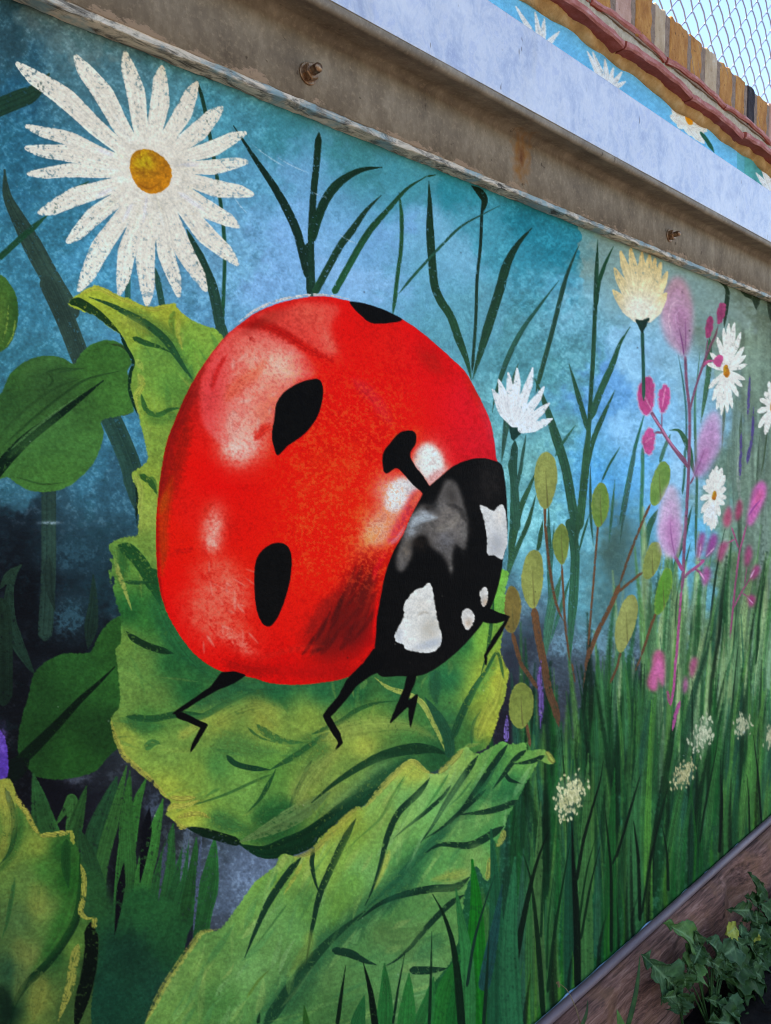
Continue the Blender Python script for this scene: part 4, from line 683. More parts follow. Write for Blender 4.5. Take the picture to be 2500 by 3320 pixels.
# front: crimson sheen and orange glow
ss(R5((300, 690), (430, 800), (500, 900), (560, 1000)), 40, 'd03440', .55, 16); ss(R5((-30, 560), (60, 640)), 30, 'd43830', .5, 14); sb(1270, 1120, 60, 40, 40, 'd0241a', .5, 1.2); sb(1400, 1170, 60, 30, 50, '8a2414', .45, 1.5); sb(1540, 1270, 16, 70, -25, '9a3018', .5)
ss(R5((1150, 820), (1220, 1000), (1250, 1150)), 26, 'd03040', .5, 12); sb(1330, 1410, 40, 26, 0, 'c8481c', .5, 1.4)
for k in range(60):
    x = RNG.uniform(900, 1330); y = RNG.uniform(1350, 1850)
    sb(x, y, RNG.uniform(12, 40), RNG.uniform(12, 40), 0, ['d8441c', 'd83c1a', 'c01408', 'dc5a2c'][RNG.randint(4)], .28, 1.6)
# low shine on the flank
sb(690, 1980, 70, 110, 12, 'e8705c', .55, .8); sb(690, 1700, 36, 60, 8, 'f09484', .95, .35); sb(690, 1760, 26, 30, 0, 'f2b0a0', .8, .5); ss(C1((540, 380), (560, 320), (600, 270)), 20, 'cc3020', .7, 8); sb(700, 1850, 60, 50, 10, 'e8624e', .75, .6); sb(680, 1960, 70, 70, 10, 'e8604e', .7, .6); sb(760, 1920, 60, 60, 0, 'e87460', .65, .7)
sb(720, 2020, 100, 40, 25, 'e8644f', .6, .7); sb(770, 2080, 60, 24, 35, 'e88a78', .6, 1.5); sb(610, 1650, 50, 80, 0, 'd0241c', .5); ss(C1((350, 590), (420, 600), (480, 560)), 16, '9a120e', .6, 7); ss(C1((540, 520), (560, 620)), 14, 'b81a14', .5, 7)
for k in range(40):
    x = RNG.uniform(640, 810); y = RNG.uniform(1800, 2080); L = RNG.uniform(15, 50); a = RNG.uniform(.2, 1.6)
    ss([(x, y), (x + math.cos(a) * L, y + math.sin(a) * L)], RNG.uniform(4, 10), ['e08a7a', 'd84a3a', 'c41a12', 'e4a496'][RNG.randint(4)], .45, 4)
ss(C1((660, 1320), (760, 1370), (900, 1400), (1080, 1400)), 36, '9a100c', .6, 14); sb(1010, 2180, 110, 22, 0, 'a01210', .6)
# brown shadow next to the head
fill(C1((1640, 590), (1560, 680), (1480, 760), (1400, 900), (1300, 1020), (1230, 1130), (1190, 1210), (1300, 1260), (1400, 1330), (1550, 1260), (1650, 1170)) + C2((240, 1450), (260, 1200), (215, 900)), '7c1410', None, soft=20, alpha=.55, clip=CS)
for k in range(46):
    u = RNG.rand(); x = 1010 + 190 * u + RNG.uniform(-40, 10); y = 2130 - 230 * u * RNG.rand() - RNG.uniform(0, 110) * u; L = RNG.uniform(50, 150); a = RNG.uniform(-1.25, -.85)
    ss([(x, y), (x + math.cos(a) * L * .5 + 4, y + math.sin(a) * L * .5), (x + math.cos(a) * L, y + math.sin(a) * L)], RNG.uniform(8, 20), ['4a1210', '6a1410', '8a1a12', '5a1210', '3c100e', 'a02418'][RNG.randint(6)], .42, 4)
sb(1110, 1980, 30, 90, 25, '4a1410', .55); sb(1060, 2090, 50, 60, 40, '5a1410', .4); sb(1170, 1960, 26, 110, 10, '541410', .45); sb(1200, 1880, 16, 60, 20, '6a1812', .6); sb(1140, 2060, 60, 50, 0, '5a1210', .5); ss(C1((1240, 1160), (1330, 1010), (1440, 880)), 34, '7a1a14', .5, 12)
ss(C2((270, 1150), (290, 1050), (380, 900)), 18, 'd01420', .8, 8); ss(C2((265, 1600), (285, 1420), (300, 1250)), 14, 'd0100c', .9, 5); ss(C2((60, 1830), (180, 1750), (260, 1650)), 26, 'c4140c', .7, 9); ss(C1((900, 1330), (1150, 1260), (1350, 1240)), 20, 'c0281c', .4, 8)
# pale patches by the neck
fill(C2((420, 440), (330, 560), (250, 680), (205, 820), (300, 890), (400, 850), (520, 640), (600, 500), (520, 380)), 'd99478', None, soft=16, alpha=.85, clip=CS); sb(1210, 1720, 40, 60, 25, 'e0b49a', .7, 1.2); sb(1190, 1750, 26, 40, 30, 'dc9a58', .5)
fill(C2((600, 150), (700, 120), (780, 190), (800, 250), (880, 250), (800, 340), (690, 430), (620, 300), (570, 230)), 'd87a64', None, soft=10, alpha=.85, clip=CS)
np_ = reg('pale_patch', None, lb)
sb(1265, 1590, 52, 58, 20, 'f0b8a8', .8, .3); sb(1395, 1500, 46, 62, 0, 'f0b0a0', .8, .3)
fill(C2((480, 350), (575, 370), (622, 420), (590, 490), (515, 560), (450, 615), (375, 605), (352, 520), (380, 440), (420, 380)), 'e8e2de', np_, soft=7, clip=CS)
fill(C2((690, 90), (750, 130), (805, 225), (785, 310), (730, 350), (690, 385), (630, 325), (580, 255), (590, 170), (630, 110)), 'e8e2da', np_, soft=7, clip=CS)
fill(C2((700, 330), (800, 275), (840, 270), (760, 370), (695, 420), (680, 380)), 'e2a8a4', None, soft=5, alpha=.85, clip=CS)
fill(C2((580, 450), (635, 480), (590, 560), (520, 700), (460, 830), (390, 870), (370, 850), (430, 720), (500, 590), (550, 480)), 'cc3048', None, soft=7, alpha=.8, clip=CS); fill(C2((600, 450), (640, 480), (600, 550), (560, 600), (550, 530)), 'd8604c', None, soft=4, alpha=.9, clip=CS); ss(C2((380, 870), (450, 820), (510, 720)), 12, 'e09aa0', .6, 5)
# orange grain over the middle of the back
sl = (slice(0, CH), slice(0, CW))
mk = CS * sstep(.52, .80, G1) * sstep(820, 1000, PX[None, :]) * sstep(1430, 1250, PX[None, :]) * sstep(1050, 1350, PY[:, None]) * sstep(2000, 1800, PY[:, None])
lay(sl, (mk * .45).astype(np.float32), C('e8602c'), None)
mk = CS * sstep(.45, .15, G1); lay(sl, (mk * .10).astype(np.float32), C('a81008'), None)
# black spots
def spot(pts):
    k = reg('spot', None, lb); fill(pts, '0b0908', k, rough=.2, tex=.5, mott=.2); return k
spot(R4((1300, 683), (1335, 700), (1350, 770), (1335, 870), (1300, 960), (1220, 1060), (1120, 1130), (1080, 1170), (1040, 1203), (1018, 1150), (1003, 1060), (1020, 950), (1035, 850), (1090, 770), (1200, 705)))
spot(R5((280, 160), (380, 175), (480, 205), (560, 240), (635, 283), (600, 300), (510, 310), (420, 305), (360, 260), (300, 200)))
spot(C1((1020, 543), (1090, 550), (1130, 600), (1138, 680), (1125, 800), (1090, 930), (1040, 1050), (990, 1107), (940, 1085), (905, 1010), (888, 900), (885, 740), (900, 650), (950, 580)))
neck = spot(C2((490, -5), (560, -10), (592, 20), (590, 90), (555, 150), (548, 190), (590, 270), (640, 330), (690, 410), (730, 470), (660, 520), (640, 470), (570, 410), (500, 330), (440, 280), (370, 325), (345, 310), (332, 220), (345, 150), (390, 90), (450, 20)))
hd = reg('head', 'black head with grey brushwork and white cheek patches', lb)
MH = fill(C2((690, 425), (800, 330), (880, 265), (1000, 215), (1100, 203), (1170, 215), (1250, 250), (1275, 350), (1290, 480), (1297, 620), (1300, 760), (1285, 900), (1262, 990), (1255, 1060), (1225, 1200), (1170, 1360), (1110, 1470), (1050, 1550), (950, 1660), (850, 1750), (740, 1830), (650, 1875), (560, 1890), (470, 1885), (350, 1893), (310, 1880), (285, 1845), (262, 1780), (272, 1680), (285, 1550), (290, 1440), (310, 1330), (330, 1220), (350, 1120), (380, 1020), (430, 900), (490, 800), (560, 640), (640, 490), (660, 450)), '0c0a09', hd, rough=.18, tex=.45, mott=.2)
CH_ = (MH > .5).astype(np.float32)
blob(1590, 1560, 40, 90, 0, '2a2523', .6, clip=CH_)
fill(C2((820, 375), (890, 380), (930, 450), (960, 550), (990, 700), (980, 850), (960, 910), (900, 870), (870, 980), (870, 1090), (800, 960), (700, 880), (660, 800), (580, 830), (560, 950), (500, 1070), (450, 1070), (440, 960), (480, 850), (510, 740), (560, 640), (640, 560), (740, 590), (760, 500), (790, 440)), '6b6460', None, soft=6, alpha=.88, clip=CH_, tex=.12, mott=.14)
def hb(x, y, rx, ry, ang, c, a=.7): p = C2((x, y))[0]; blob(p[0], p[1], rx * .42, ry * .42, ang, c, a, clip=CH_, grain=.9)
hb(640, 660, 110, 40, -35, '9aa0a6', .85); hb(560, 740, 40, 80, 20, '8e949a', .8); hb(820, 700, 110, 110, 0, '7a7068', .6); hb(820, 830, 60, 80, 0, '76747a', .5); hb(520, 900, 40, 70, 10, '76685a', .6); hb(870, 500, 40, 70, -20, '38322e', .7); hb(700, 590, 50, 24, 20, '2a2420', .9); hb(960, 800, 30, 90, 0, '8a847e', .4); hb(620, 870, 70, 50, 0, '241c16', .8); hb(860, 1010, 14, 70, 0, '8a847e', .5)
stroke(C2((560, 720), (640, 670), (760, 660)), 22, 'a3aab0', None, soft=6, alpha=.7, clip=CH_); stroke(C2((740, 760), (860, 720), (930, 640)), 26, '857b70', None, soft=8, alpha=.5, clip=CH_); stroke(C2((840, 560), (930, 600), (980, 700)), 14, '2c2826', None, soft=6, alpha=.6, clip=CH_)
wp = reg('white_patch', None, lb)
m = fill(C2((1085, 565), (1140, 585), (1190, 610), (1230, 570), (1260, 557), (1282, 610), (1295, 720), (1297, 850), (1275, 940), (1255, 985), (1200, 955), (1145, 950), (1140, 830), (1125, 720), (1105, 640)), 'd8d4d0', wp, rough=.3, tex=.06)
blob(*C2((1215, 860))[0], 22, 40, 0, '9a9aa2', .6, clip=m, grain=1.2); blob(*C2((1230, 660))[0], 12, 30, 0, 'e2d4c8', .7, clip=m)
wp = reg('white_patch', None, lb)
m = fill(C2((690, 1163), (715, 1200), (730, 1280), (745, 1370), (765, 1480), (790, 1580), (780, 1650), (720, 1700), (640, 1705), (570, 1695), (515, 1680), (490, 1640), (440, 1620), (430, 1560), (470, 1490), (500, 1420), (497, 1340), (540, 1270), (590, 1220), (650, 1200)), 'd9d3ca', wp, rough=.35, tex=.06)
blob(*C2((700, 1520))[0], 30, 40, 20, 'a49684', .65, clip=m, grain=.9); blob(*C2((700, 1640))[0], 50, 14, -15, '8f96a6', .6, clip=m, grain=.9); blob(*C2((460, 1580))[0], 14, 30, 0, 'b8bcc8', .5, clip=m); blob(*C2((640, 1340))[0], 26, 20, 0, 'c8bcae', .5, clip=m); stroke(C2((600, 1420), (660, 1390), (700, 1420)), 8, 'b8a48c', None, soft=4, alpha=.4, clip=m)
for pts in [C2((1115, 1198), (1140, 1205), (1148, 1290), (1130, 1340), (1108, 1357), (1092, 1300), (1085, 1240)), C2((980, 1360), (1025, 1380), (1045, 1450), (1000, 1530), (965, 1515), (945, 1440), (955, 1380))]:
    wp = reg('white_patch', None, lb); m = fill(pts, 'd6cec6', wp, rough=.4); cx = sum(p[0] for p in pts) / len(pts); cy = sum(p[1] for p in pts) / len(pts); blob(cx + 4, cy + 16, 12, 14, 0, 'b08c6a', .6, clip=m)
# legs and feeler
def leg(name, parts):
    k = reg(name, None, lb)
    for p in parts: fill(p, '080706', k, raw=True, rough=.2, tex=.2)
leg('feeler', [C2((1090, 1350), (1170, 1365), (1230, 1395), (1325, 1425), (1290, 1455), (1220, 1478), (1150, 1478), (1100, 1465), (1040, 1440))])
leg('leg', [C2((1290, 1440), (1312, 1440), (1240, 1580), (1160, 1700), (1130, 1740), (1115, 1730), (1180, 1600)), C2((1117, 1715), (1145, 1740), (1137, 1815), (1125, 1800))])
leg('leg', [C3((870, 165), (960, 158), (1042, 185), (960, 240), (840, 290), (700, 370), (610, 430), (525, 460), (560, 425), (700, 330), (800, 260)), C3((555, 440), (605, 432), (700, 480), (775, 515), (785, 530), (730, 542), (640, 500), (570, 475)), C3((735, 530), (780, 525), (700, 660), (652, 725), (670, 650))])
leg('leg', [C4((395, 0), (330, 90), (230, 190), (180, 290), (110, 370), (82, 415), (120, 425), (150, 400), (230, 310), (290, 230), (380, 165), (420, 150), (480, 60)), C4((85, 405), (125, 400), (190, 510), (208, 575), (150, 632), (180, 570), (140, 510), (100, 440))])
leg('leg', [C4((590, 170), (655, 150), (640, 210), (600, 310), (585, 330), (655, 272), (660, 285), (640, 380), (612, 497), (600, 400), (603, 350), (560, 390), (520, 430), (484, 465), (500, 415), (540, 320), (575, 240))])

# ------------------------------------------------------------ lower leaves
ll = reg('painted_leaf', 'long serrated green leaf with bold veins sweeping up from the ground')
out = B6((780, 1700), (870, 1518), (930, 1400), (980, 1300), (1060, 1180), (1120, 1090), (1180, 1010), (1200, 965), (1320, 945)) + B7((0, 995), (60, 920), (150, 850), (185, 785), (250, 790), (290, 800), (350, 760), (400, 690), (480, 620), (600, 520), (630, 530), (700, 450), (800, 340), (890, 268), (960, 320), (1020, 350), (1090, 290), (1172, 205), (1250, 240), (1380, 175), (1420, 187), (1510, 183), (1520, 220), (1610, 220), (1666, 292)) + \
    C4((1490, 690), (1440, 700), (1385, 680), (1340, 760), (1300, 820), (1270, 890), (1230, 960), (1190, 1030), (1175, 1090), (1145, 1190), (1100, 1150), (1095, 1300), (1085, 1390), (1060, 1400), (1010, 1310)) + B7((1210, 900), (1180, 1000), (1150, 1200), (1110, 1350), (1000, 1500), (900, 1760))
MB = fill(out, '5f8840', ll, rough=.55, tex=.10, mott=.06, grad=[
    (700, 3250, '3f6a30'), (560, 3300, '5c8038'), (720, 3050, '527a38'), (800, 2950, '5c8238'), (880, 2850, '648a34'), (820, 3150, '5f8a48'), (950, 3000, '5a8a44'), (1050, 2800, '7a9a3c'), (1130, 2650, '8a9c34'), (1000, 2750, '8c9c34'), (1000, 2950, '558238'), (1150, 2850, '62924a'), (1250, 2650, '6e9440'), (1320, 2500, '8f9e3c'), (1300, 2600, '64944a'),
    (1450, 2480, '84a04a'), (1400, 2600, '5a9048'), (1500, 2440, '7a9c44'), (1600, 2440, '4c8438'), (1700, 2440, '5a8c3c'), (1780, 2460, '6f9440'), (1650, 2550, '2c6a38'), (1550, 2650, '4a8240'), (1600, 2700, '3f7a3c'), (1450, 2700, '5f8e44'), (1450, 2800, '4f8440'), (1560, 2800, '5c8840'), (1350, 2800, '3a7038'), (1250, 2950, '45743a'), (1400, 2900, '508040'), (1150, 3050, '44703a'), (1050, 3150, '4a703a'),
    (950, 3250, '3f6a34'), (1250, 3100, '4a7840'), (1350, 3150, '557c44'), (1100, 3300, '3a6230'), (1300, 3300, '3f6a38'), (880, 3000, '5d8844'), (640, 3150, '5a7c38')], gf=(1.14, 1.13, 1.10))
CB = (MB > .4).astype(np.float32) * MB
def bv(pts, w, c, a=.92, dry=.2, soft=0, taper=(.15, .5)): stroke(pts, w, c, None, alpha=a, dry=dry, soft=soft, clip=CB, taper=taper)
bv(B7((60, 1720), (150, 1620), (260, 1470), (400, 1300), (560, 1170), (700, 1050), (850, 900), (1000, 730), (1150, 590), (1250, 440), (1400, 250)), 90, '1f5434', .6, soft=26, taper=(.1, .6))
bv(B7((90, 1720), (200, 1560), (330, 1380), (470, 1230), (640, 1090)), 40, '153c24', .85, dry=.3, taper=(.1, .6)); bv(B7((640, 1080), (800, 930), (960, 760), (1130, 590), (1250, 450), (1330, 330), (1400, 210)), 30, '255c38', .8, dry=.25, taper=(.4, .5))
V = '0f3020'
for k in range(420):
    x = RNG.uniform(480, 1780); y = RNG.uniform(2420, 3420)
    u, v = int((x - CX0) * S), int((y - CY0) * S)
    if MB[v, u] < .5: continue
    up = (x - 850) * .62 + (y - 3320) * .78 < 0
    a = math.radians(RNG.normal(-62 if up else -28, 9)); L = RNG.uniform(60, 190)
    stroke([(x, y), (x + math.cos(a) * L * .5 + RNG.uniform(-8, 8), y + math.sin(a) * L * .5), (x + math.cos(a) * L, y + math.sin(a) * L)], RNG.uniform(5, 26), ['9ab45c', '86a84c', '3c7a44', '2f6a3a', '74a458', 'aab25a', '5a9048', '8cb070'][RNG.randint(8)], None, alpha=RNG.uniform(.15, .40), soft=3, clip=CB, taper=(.3, .5), dry=.3)
for p, w in [(B7((295, 800), (220, 890), (120, 1040), (50, 1190), (-10, 1340)), 24), (B7((590, 590), (520, 720), (450, 870), (395, 1000), (350, 1200), (320, 1380)), 24), (B7((365, 740), (352, 830), (370, 930), (395, 1000)), 15), (B7((990, 370), (930, 450), (820, 560), (760, 690), (720, 850), (680, 970), (640, 1060)), 22), (B7((1250, 250), (1160, 380), (1080, 500), (1010, 620), (940, 720)), 20),
             (B7((1410, 190), (1330, 300), (1250, 420), (1170, 530), (1100, 620)), 20), (B7((1510, 220), (1450, 270), (1390, 350), (1330, 430)), 18), (B7((1105, 410), (1050, 480), (960, 560), (860, 640), (790, 700)), 14), (B7((1295, 430), (1230, 490), (1150, 560), (1040, 650), (960, 700)), 14), (B7((1610, 250), (1540, 280), (1440, 295)), 16), (B7((1395, 345), (1420, 380), (1480, 400)), 14),
             (B7((1470, 490), (1380, 530), (1280, 555), (1140, 570)), 22), (B7((1390, 630), (1300, 690), (1200, 735), (1050, 730), (960, 780)), 26), (B7((1205, 905), (1130, 960), (1000, 970), (850, 1000), (720, 1050), (600, 1140)), 26), (B7((1180, 1000), (1100, 1050), (980, 1170), (880, 1290), (800, 1360), (740, 1390)), 20), (B7((460, 1300), (560, 1320), (640, 1360), (700, 1380)), 28), (B7((880, 1410), (980, 1410), (1090, 1400)), 28)]:
    bv(p, w * .95, V, .92, dry=.2, taper=(.12, .55))
for p, w, c in [(B7((860, 350), (780, 480), (720, 590), (600, 700), (520, 780)), 8, '3a6e30'), (B7((1220, 380), (1150, 470), (1080, 530)), 7, '3a6e38'), (B7((220, 1050), (130, 1170), (40, 1290)), 7, '3f6e34'), (B7((1090, 350), (1020, 460), (950, 560)), 9, '3f7a38'), (B7((0, 1560), (60, 1470), (130, 1400)), 10, '5a7a2a'), (B7((300, 830), (250, 920), (200, 1000)), 14, '9a9a38')]: bv(p, w, c, .75, dry=.3)
for p, w, c, a in [(B7((640, 620), (560, 740), (500, 860), (430, 1000)), 60, '7a9a30', .45), (B7((600, 900), (520, 1020), (460, 1180)), 80, '5f8a28', .5), (B7((800, 420), (720, 560), (660, 700)), 60, '84a040', .4), (B7((980, 420), (900, 560), (830, 680), (770, 800)), 50, '84ac54', .45), (B7((1180, 330), (1080, 500), (980, 660)), 40, '74a45a', .5), (B7((770, 760), (740, 860), (690, 970)), 18, 'a8a840', .7), (B7((340, 1200), (330, 1290), (220, 1440)), 40, '8a9a38', .5),
                   (B7((1200, 880), (1100, 900), (1000, 920)), 34, '9aa040', .7), (B7((1100, 640), (1220, 620), (1320, 580)), 60, '66944a', .5), (B7((900, 880), (820, 980), (740, 1100)), 70, '1f5a3a', .5), (B7((1000, 1000), (1100, 980), (1180, 940)), 40, '74984a', .4), (B7((700, 1200), (840, 1240), (960, 1160)), 90, '5c7a3c', .5), (B7((1050, 1250), (900, 1350)), 60, '2a6038', .5), (B7((350, 1430), (300, 1550), (200, 1700)), 70, '2c5c34', .5), (B7((1250, 740), (1200, 850), (1150, 900)), 50, '7a9a4c', .5), (B7((1240, 420), (1330, 470), (1450, 440)), 60, '24663a', .55)]:
    bv(p, w, c, a, soft=w * .35)
for p in [B6((870, 1518), (930, 1400), (980, 1300), (1060, 1180), (1120, 1090), (1180, 1010), (1210, 970), (1310, 950)), B7((250, 800), (350, 770), (480, 640), (600, 530), (625, 545)), B7((640, 530), (780, 370), (890, 285), (960, 330), (1010, 350)), B7((1030, 350), (1100, 290), (1170, 215)), B7((1620, 230), (1660, 290)), B7((1390, 650), (1380, 700), (1350, 740)), B7((1315, 800), (1310, 880), (1295, 920))]:
    stroke(p, 20, '958f3c', ll, taper=(.2, .2), dry=.42, alpha=.75, bris=.25)
bv(B7((400, 690), (480, 640), (590, 560)), 60, 'a0a034', .6, soft=18); bv(B7((860, 310), (900, 330), (980, 370)), 50, 'a5a83c', .6, soft=16)

nl = reg('painted_leaf', 'yellow-rimmed leaf with curling edges in the near lower corner')
out = B6((-320, 60), (-60, 30), (0, 48), (60, 45), (95, 120), (100, 165), (150, 230), (190, 300), (235, 365), (270, 388), (390, 365), (430, 350), (445, 385), (455, 440), (480, 490), (487, 560), (505, 600), (512, 680), (500, 760), (480, 850), (530, 880), (572, 868), (572, 945), (592, 1000), (586, 1150), (560, 1300), (545, 1450), (530, 1700), (-320, 1700))
MN = fill(out, '4f7030', nl, rough=.5, tex=.12, grad=[(10, 2560, '8a8a30'), (40, 2700, '46702a'), (20, 2750, '7a8430'), (120, 2740, '7c8a30'), (150, 2820, '3f7028'), (80, 2850, '5c7a34'), (200, 2760, '24581f'), (220, 2850, '1d5018'), (130, 2950, '6c7c34'), (60, 2980, '4f7038'), (200, 3000, '3a6426'), (100, 3100, '6a7434'), (40, 3150, '2a5030'), (180, 3100, '1f4a20'), (230, 3080, '5a7a2c'), (250, 3150, '4a6a2c'), (150, 3250, '5f6e2c'), (30, 3280, '14301c'), (210, 3280, '344f24'), (280, 3150, '0c1c0f'), (120, 3320, '56682a'), (-100, 3000, '4a6a30')])
CN = (MN > .4).astype(np.float32) * MN
def nv(pts, w, c, a=.9, dry=.25, soft=0, taper=(.15, .4)): stroke(pts, w, c, None, alpha=a, dry=dry, soft=soft, clip=CN, taper=taper)
nv(B6((30, 100), (80, 250), (85, 380), (60, 480), (0, 560)), 20, '14351c'); nv(B6((100, 200), (110, 330), (80, 470), (20, 570), (-40, 620)), 34, '2f5c24', .7, soft=10)
nv(B6((480, 500), (490, 700), (460, 880), (380, 1030), (280, 1160), (150, 1290), (80, 1420), (60, 1560)), 26, '0c2a14', taper=(.2, .3)); nv(B6((470, 520), (420, 800), (330, 1020), (200, 1190)), 60, '255c1c', .55, soft=20)
nv(B6((400, 410), (395, 540), (410, 700)), 30, '17431a', .8); nv(B6((90, 640), (70, 760), (40, 920), (10, 1010)), 14, '2c5a2a', .8, dry=.4); nv(B6((440, 360), (440, 440)), 22, '9a9434', .8)
nv(B6((545, 910), (550, 1060), (530, 1220), (490, 1380), (450, 1560)), 46, '060f08', .97, taper=(.1, .3)); nv(B6((470, 1040), (440, 1160), (420, 1290), (350, 1500)), 30, '8a8434', .85, dry=.4, taper=(.1, .4)); nv(B6((230, 700), (220, 850)), 60, '7a8234', .5, soft=18); nv(B6((250, 1250), (200, 1500)), 60, '7a7a30', .6, soft=18); nv(B6((0, 1300), (40, 1420), (20, 1560)), 50, '0c1f12', .7, soft=14); nv(B6((110, 1000), (130, 1200), (90, 1400)), 50, '6a7434', .5, soft=16)
for p in [B6((95, 130), (110, 180), (160, 250), (200, 330), (240, 385)), B6((240, 388), (330, 380), (400, 368), (430, 360)), B6((485, 560), (505, 640), (500, 760), (485, 850), (530, 885), (565, 875)), B6((568, 880), (565, 940))]:
    stroke(p, 18, '988f36', nl, taper=(.15, .2), dry=.38, bris=.25, alpha=.85)
nv(B6((10, 80), (40, 200), (50, 330), (10, 460)), 50, '8f8c34', .6, soft=16); nv(B6((40, 120), (60, 190)), 18, '5c6a3c', .7, dry=.5)

# ------------------------------------------------------------ grass in front of the lower leaf
def fg(label, items):
    k = reg('painted_grass_clump', label)
    for p, w, c in items: stroke(p, w, c, reg('blade', None, k), taper=(.02, .7), dry=.08, bris=.12)
fg('bright green pointed blades overlapping the leaf tip', [(B7((1260, 1760), (1240, 1350), (1240, 1050), (1218, 815)), 80, '136a16'), (B7((1190, 1760), (1190, 1350), (1160, 1150), (1130, 970)), 56, '2a6e34'), (B7((1350, 1760), (1350, 1200), (1340, 900), (1320, 650)), 64, '1a5232'), (B7((1040, 1760), (1080, 1500), (1150, 1330)), 80, '1f6a24'), (B7((1440, 1760), (1420, 1300), (1450, 800)), 70, '24603a'), (B7((1280, 1500), (1330, 1250), (1380, 950)), 40, '1c4a44')])
fg('low green blades at the foot of the long leaf', [(B7((740, 1760), (750, 1550), (745, 1375)), 56, '216028'), (B7((860, 1760), (870, 1600), (878, 1430)), 60, '25692a'), (B7((590, 1760), (610, 1650), (635, 1550)), 50, '1f5a2a'), (B7((330, 1760), (320, 1680), (310, 1600)), 26, '2c5a1c'), (B7((930, 1760), (980, 1600), (1010, 1450)), 60, '23662c'), (B7((1120, 1760), (1130, 1600), (1140, 1400)), 60, '155a20')])
fg('black-green blades bending across the long leaf', [(B7((1165, 1760), (1140, 1450), (1110, 1250), (1060, 1100), (1005, 1000)), 26, '0a2412'), (B7((1190, 1500), (1230, 1250), (1290, 1040), (1340, 900)), 10, '123024'), (B7((695, 1720), (670, 1530), (630, 1370)), 22, '07180c'), (B7((490, 1700), (510, 1550), (535, 1385)), 13, '0b2010'), (B7((790, 1700), (820, 1500), (855, 1320)), 8, '0d2a18'), (B7((985, 1720), (995, 1450), (1000, 1200)), 10, '0f2c18'), (B7((60, 1700), (70, 1640)), 12, '14301a'), (B7((1280, 1720), (1300, 1400), (1310, 1200)), 12, '0f2c1c')])
# stray chips, scratches and drips in the paint
for k in range(80):
    x = RNG.uniform(-100, 2600); y = RNG.uniform(100, 3300); r = RNG.uniform(1.5, 3.2)
    blob(x, y, r, r, 0, ['cfd6da', '10161a', 'c9c4b0', '1c1a18'][RNG.randint(4)], RNG.uniform(.2, .6), grain=.2)
for (x0, y0, x1, y1) in [(820, 470, 930, 545), (900, 510, 1000, 560), (1010, 620, 1060, 640), (1100, 760, 1160, 790), (760, 640, 800, 690)]:
    stroke([(x0, y0), ((x0 + x1) / 2, (y0 + y1) / 2 + 4), (x1, y1)], 4, 'b4cbdc', None, dry=.55, alpha=.6)
# the whole surface shows the plaster grain
IMG *= (1 + .06 * (G1 - .5))[..., None]
lum = IMG @ np.array([.3, .59, .11], np.float32)
IMG = np.clip(lum[..., None] + (IMG - lum[..., None]) * (.88 + .20 * np.clip((IMG[..., 0] - IMG[..., 1:].max(-1)) * 3, 0, 1) * np.clip(1 - (IMG[..., 2] - IMG[..., 1]) * 8, 0, 1) + .14 * np.clip((IMG[..., 2] - IMG[..., 0]) * 3, 0, 1) * np.clip((IMG[..., 2] - IMG[..., 1]) * 8 + .3, 0, 1) * np.clip((IMG[..., 1] - IMG[..., 0]) * 10, 0, 1))[..., None], 0, 1)
IMG = np.clip(IMG + .40 * IMG * (1 - IMG) * (IMG - .36), 0, 1)
# ============================================================ MATERIALS
def lin(c):
    c = np.asarray(c, np.float64); return np.where(c <= .04045, c / 12.92, ((c + .055) / 1.055) ** 2.4)
def H(s): return tuple(lin([int(s[i:i + 2], 16) / 255 for i in (0, 2, 4)])) + (1.0,)

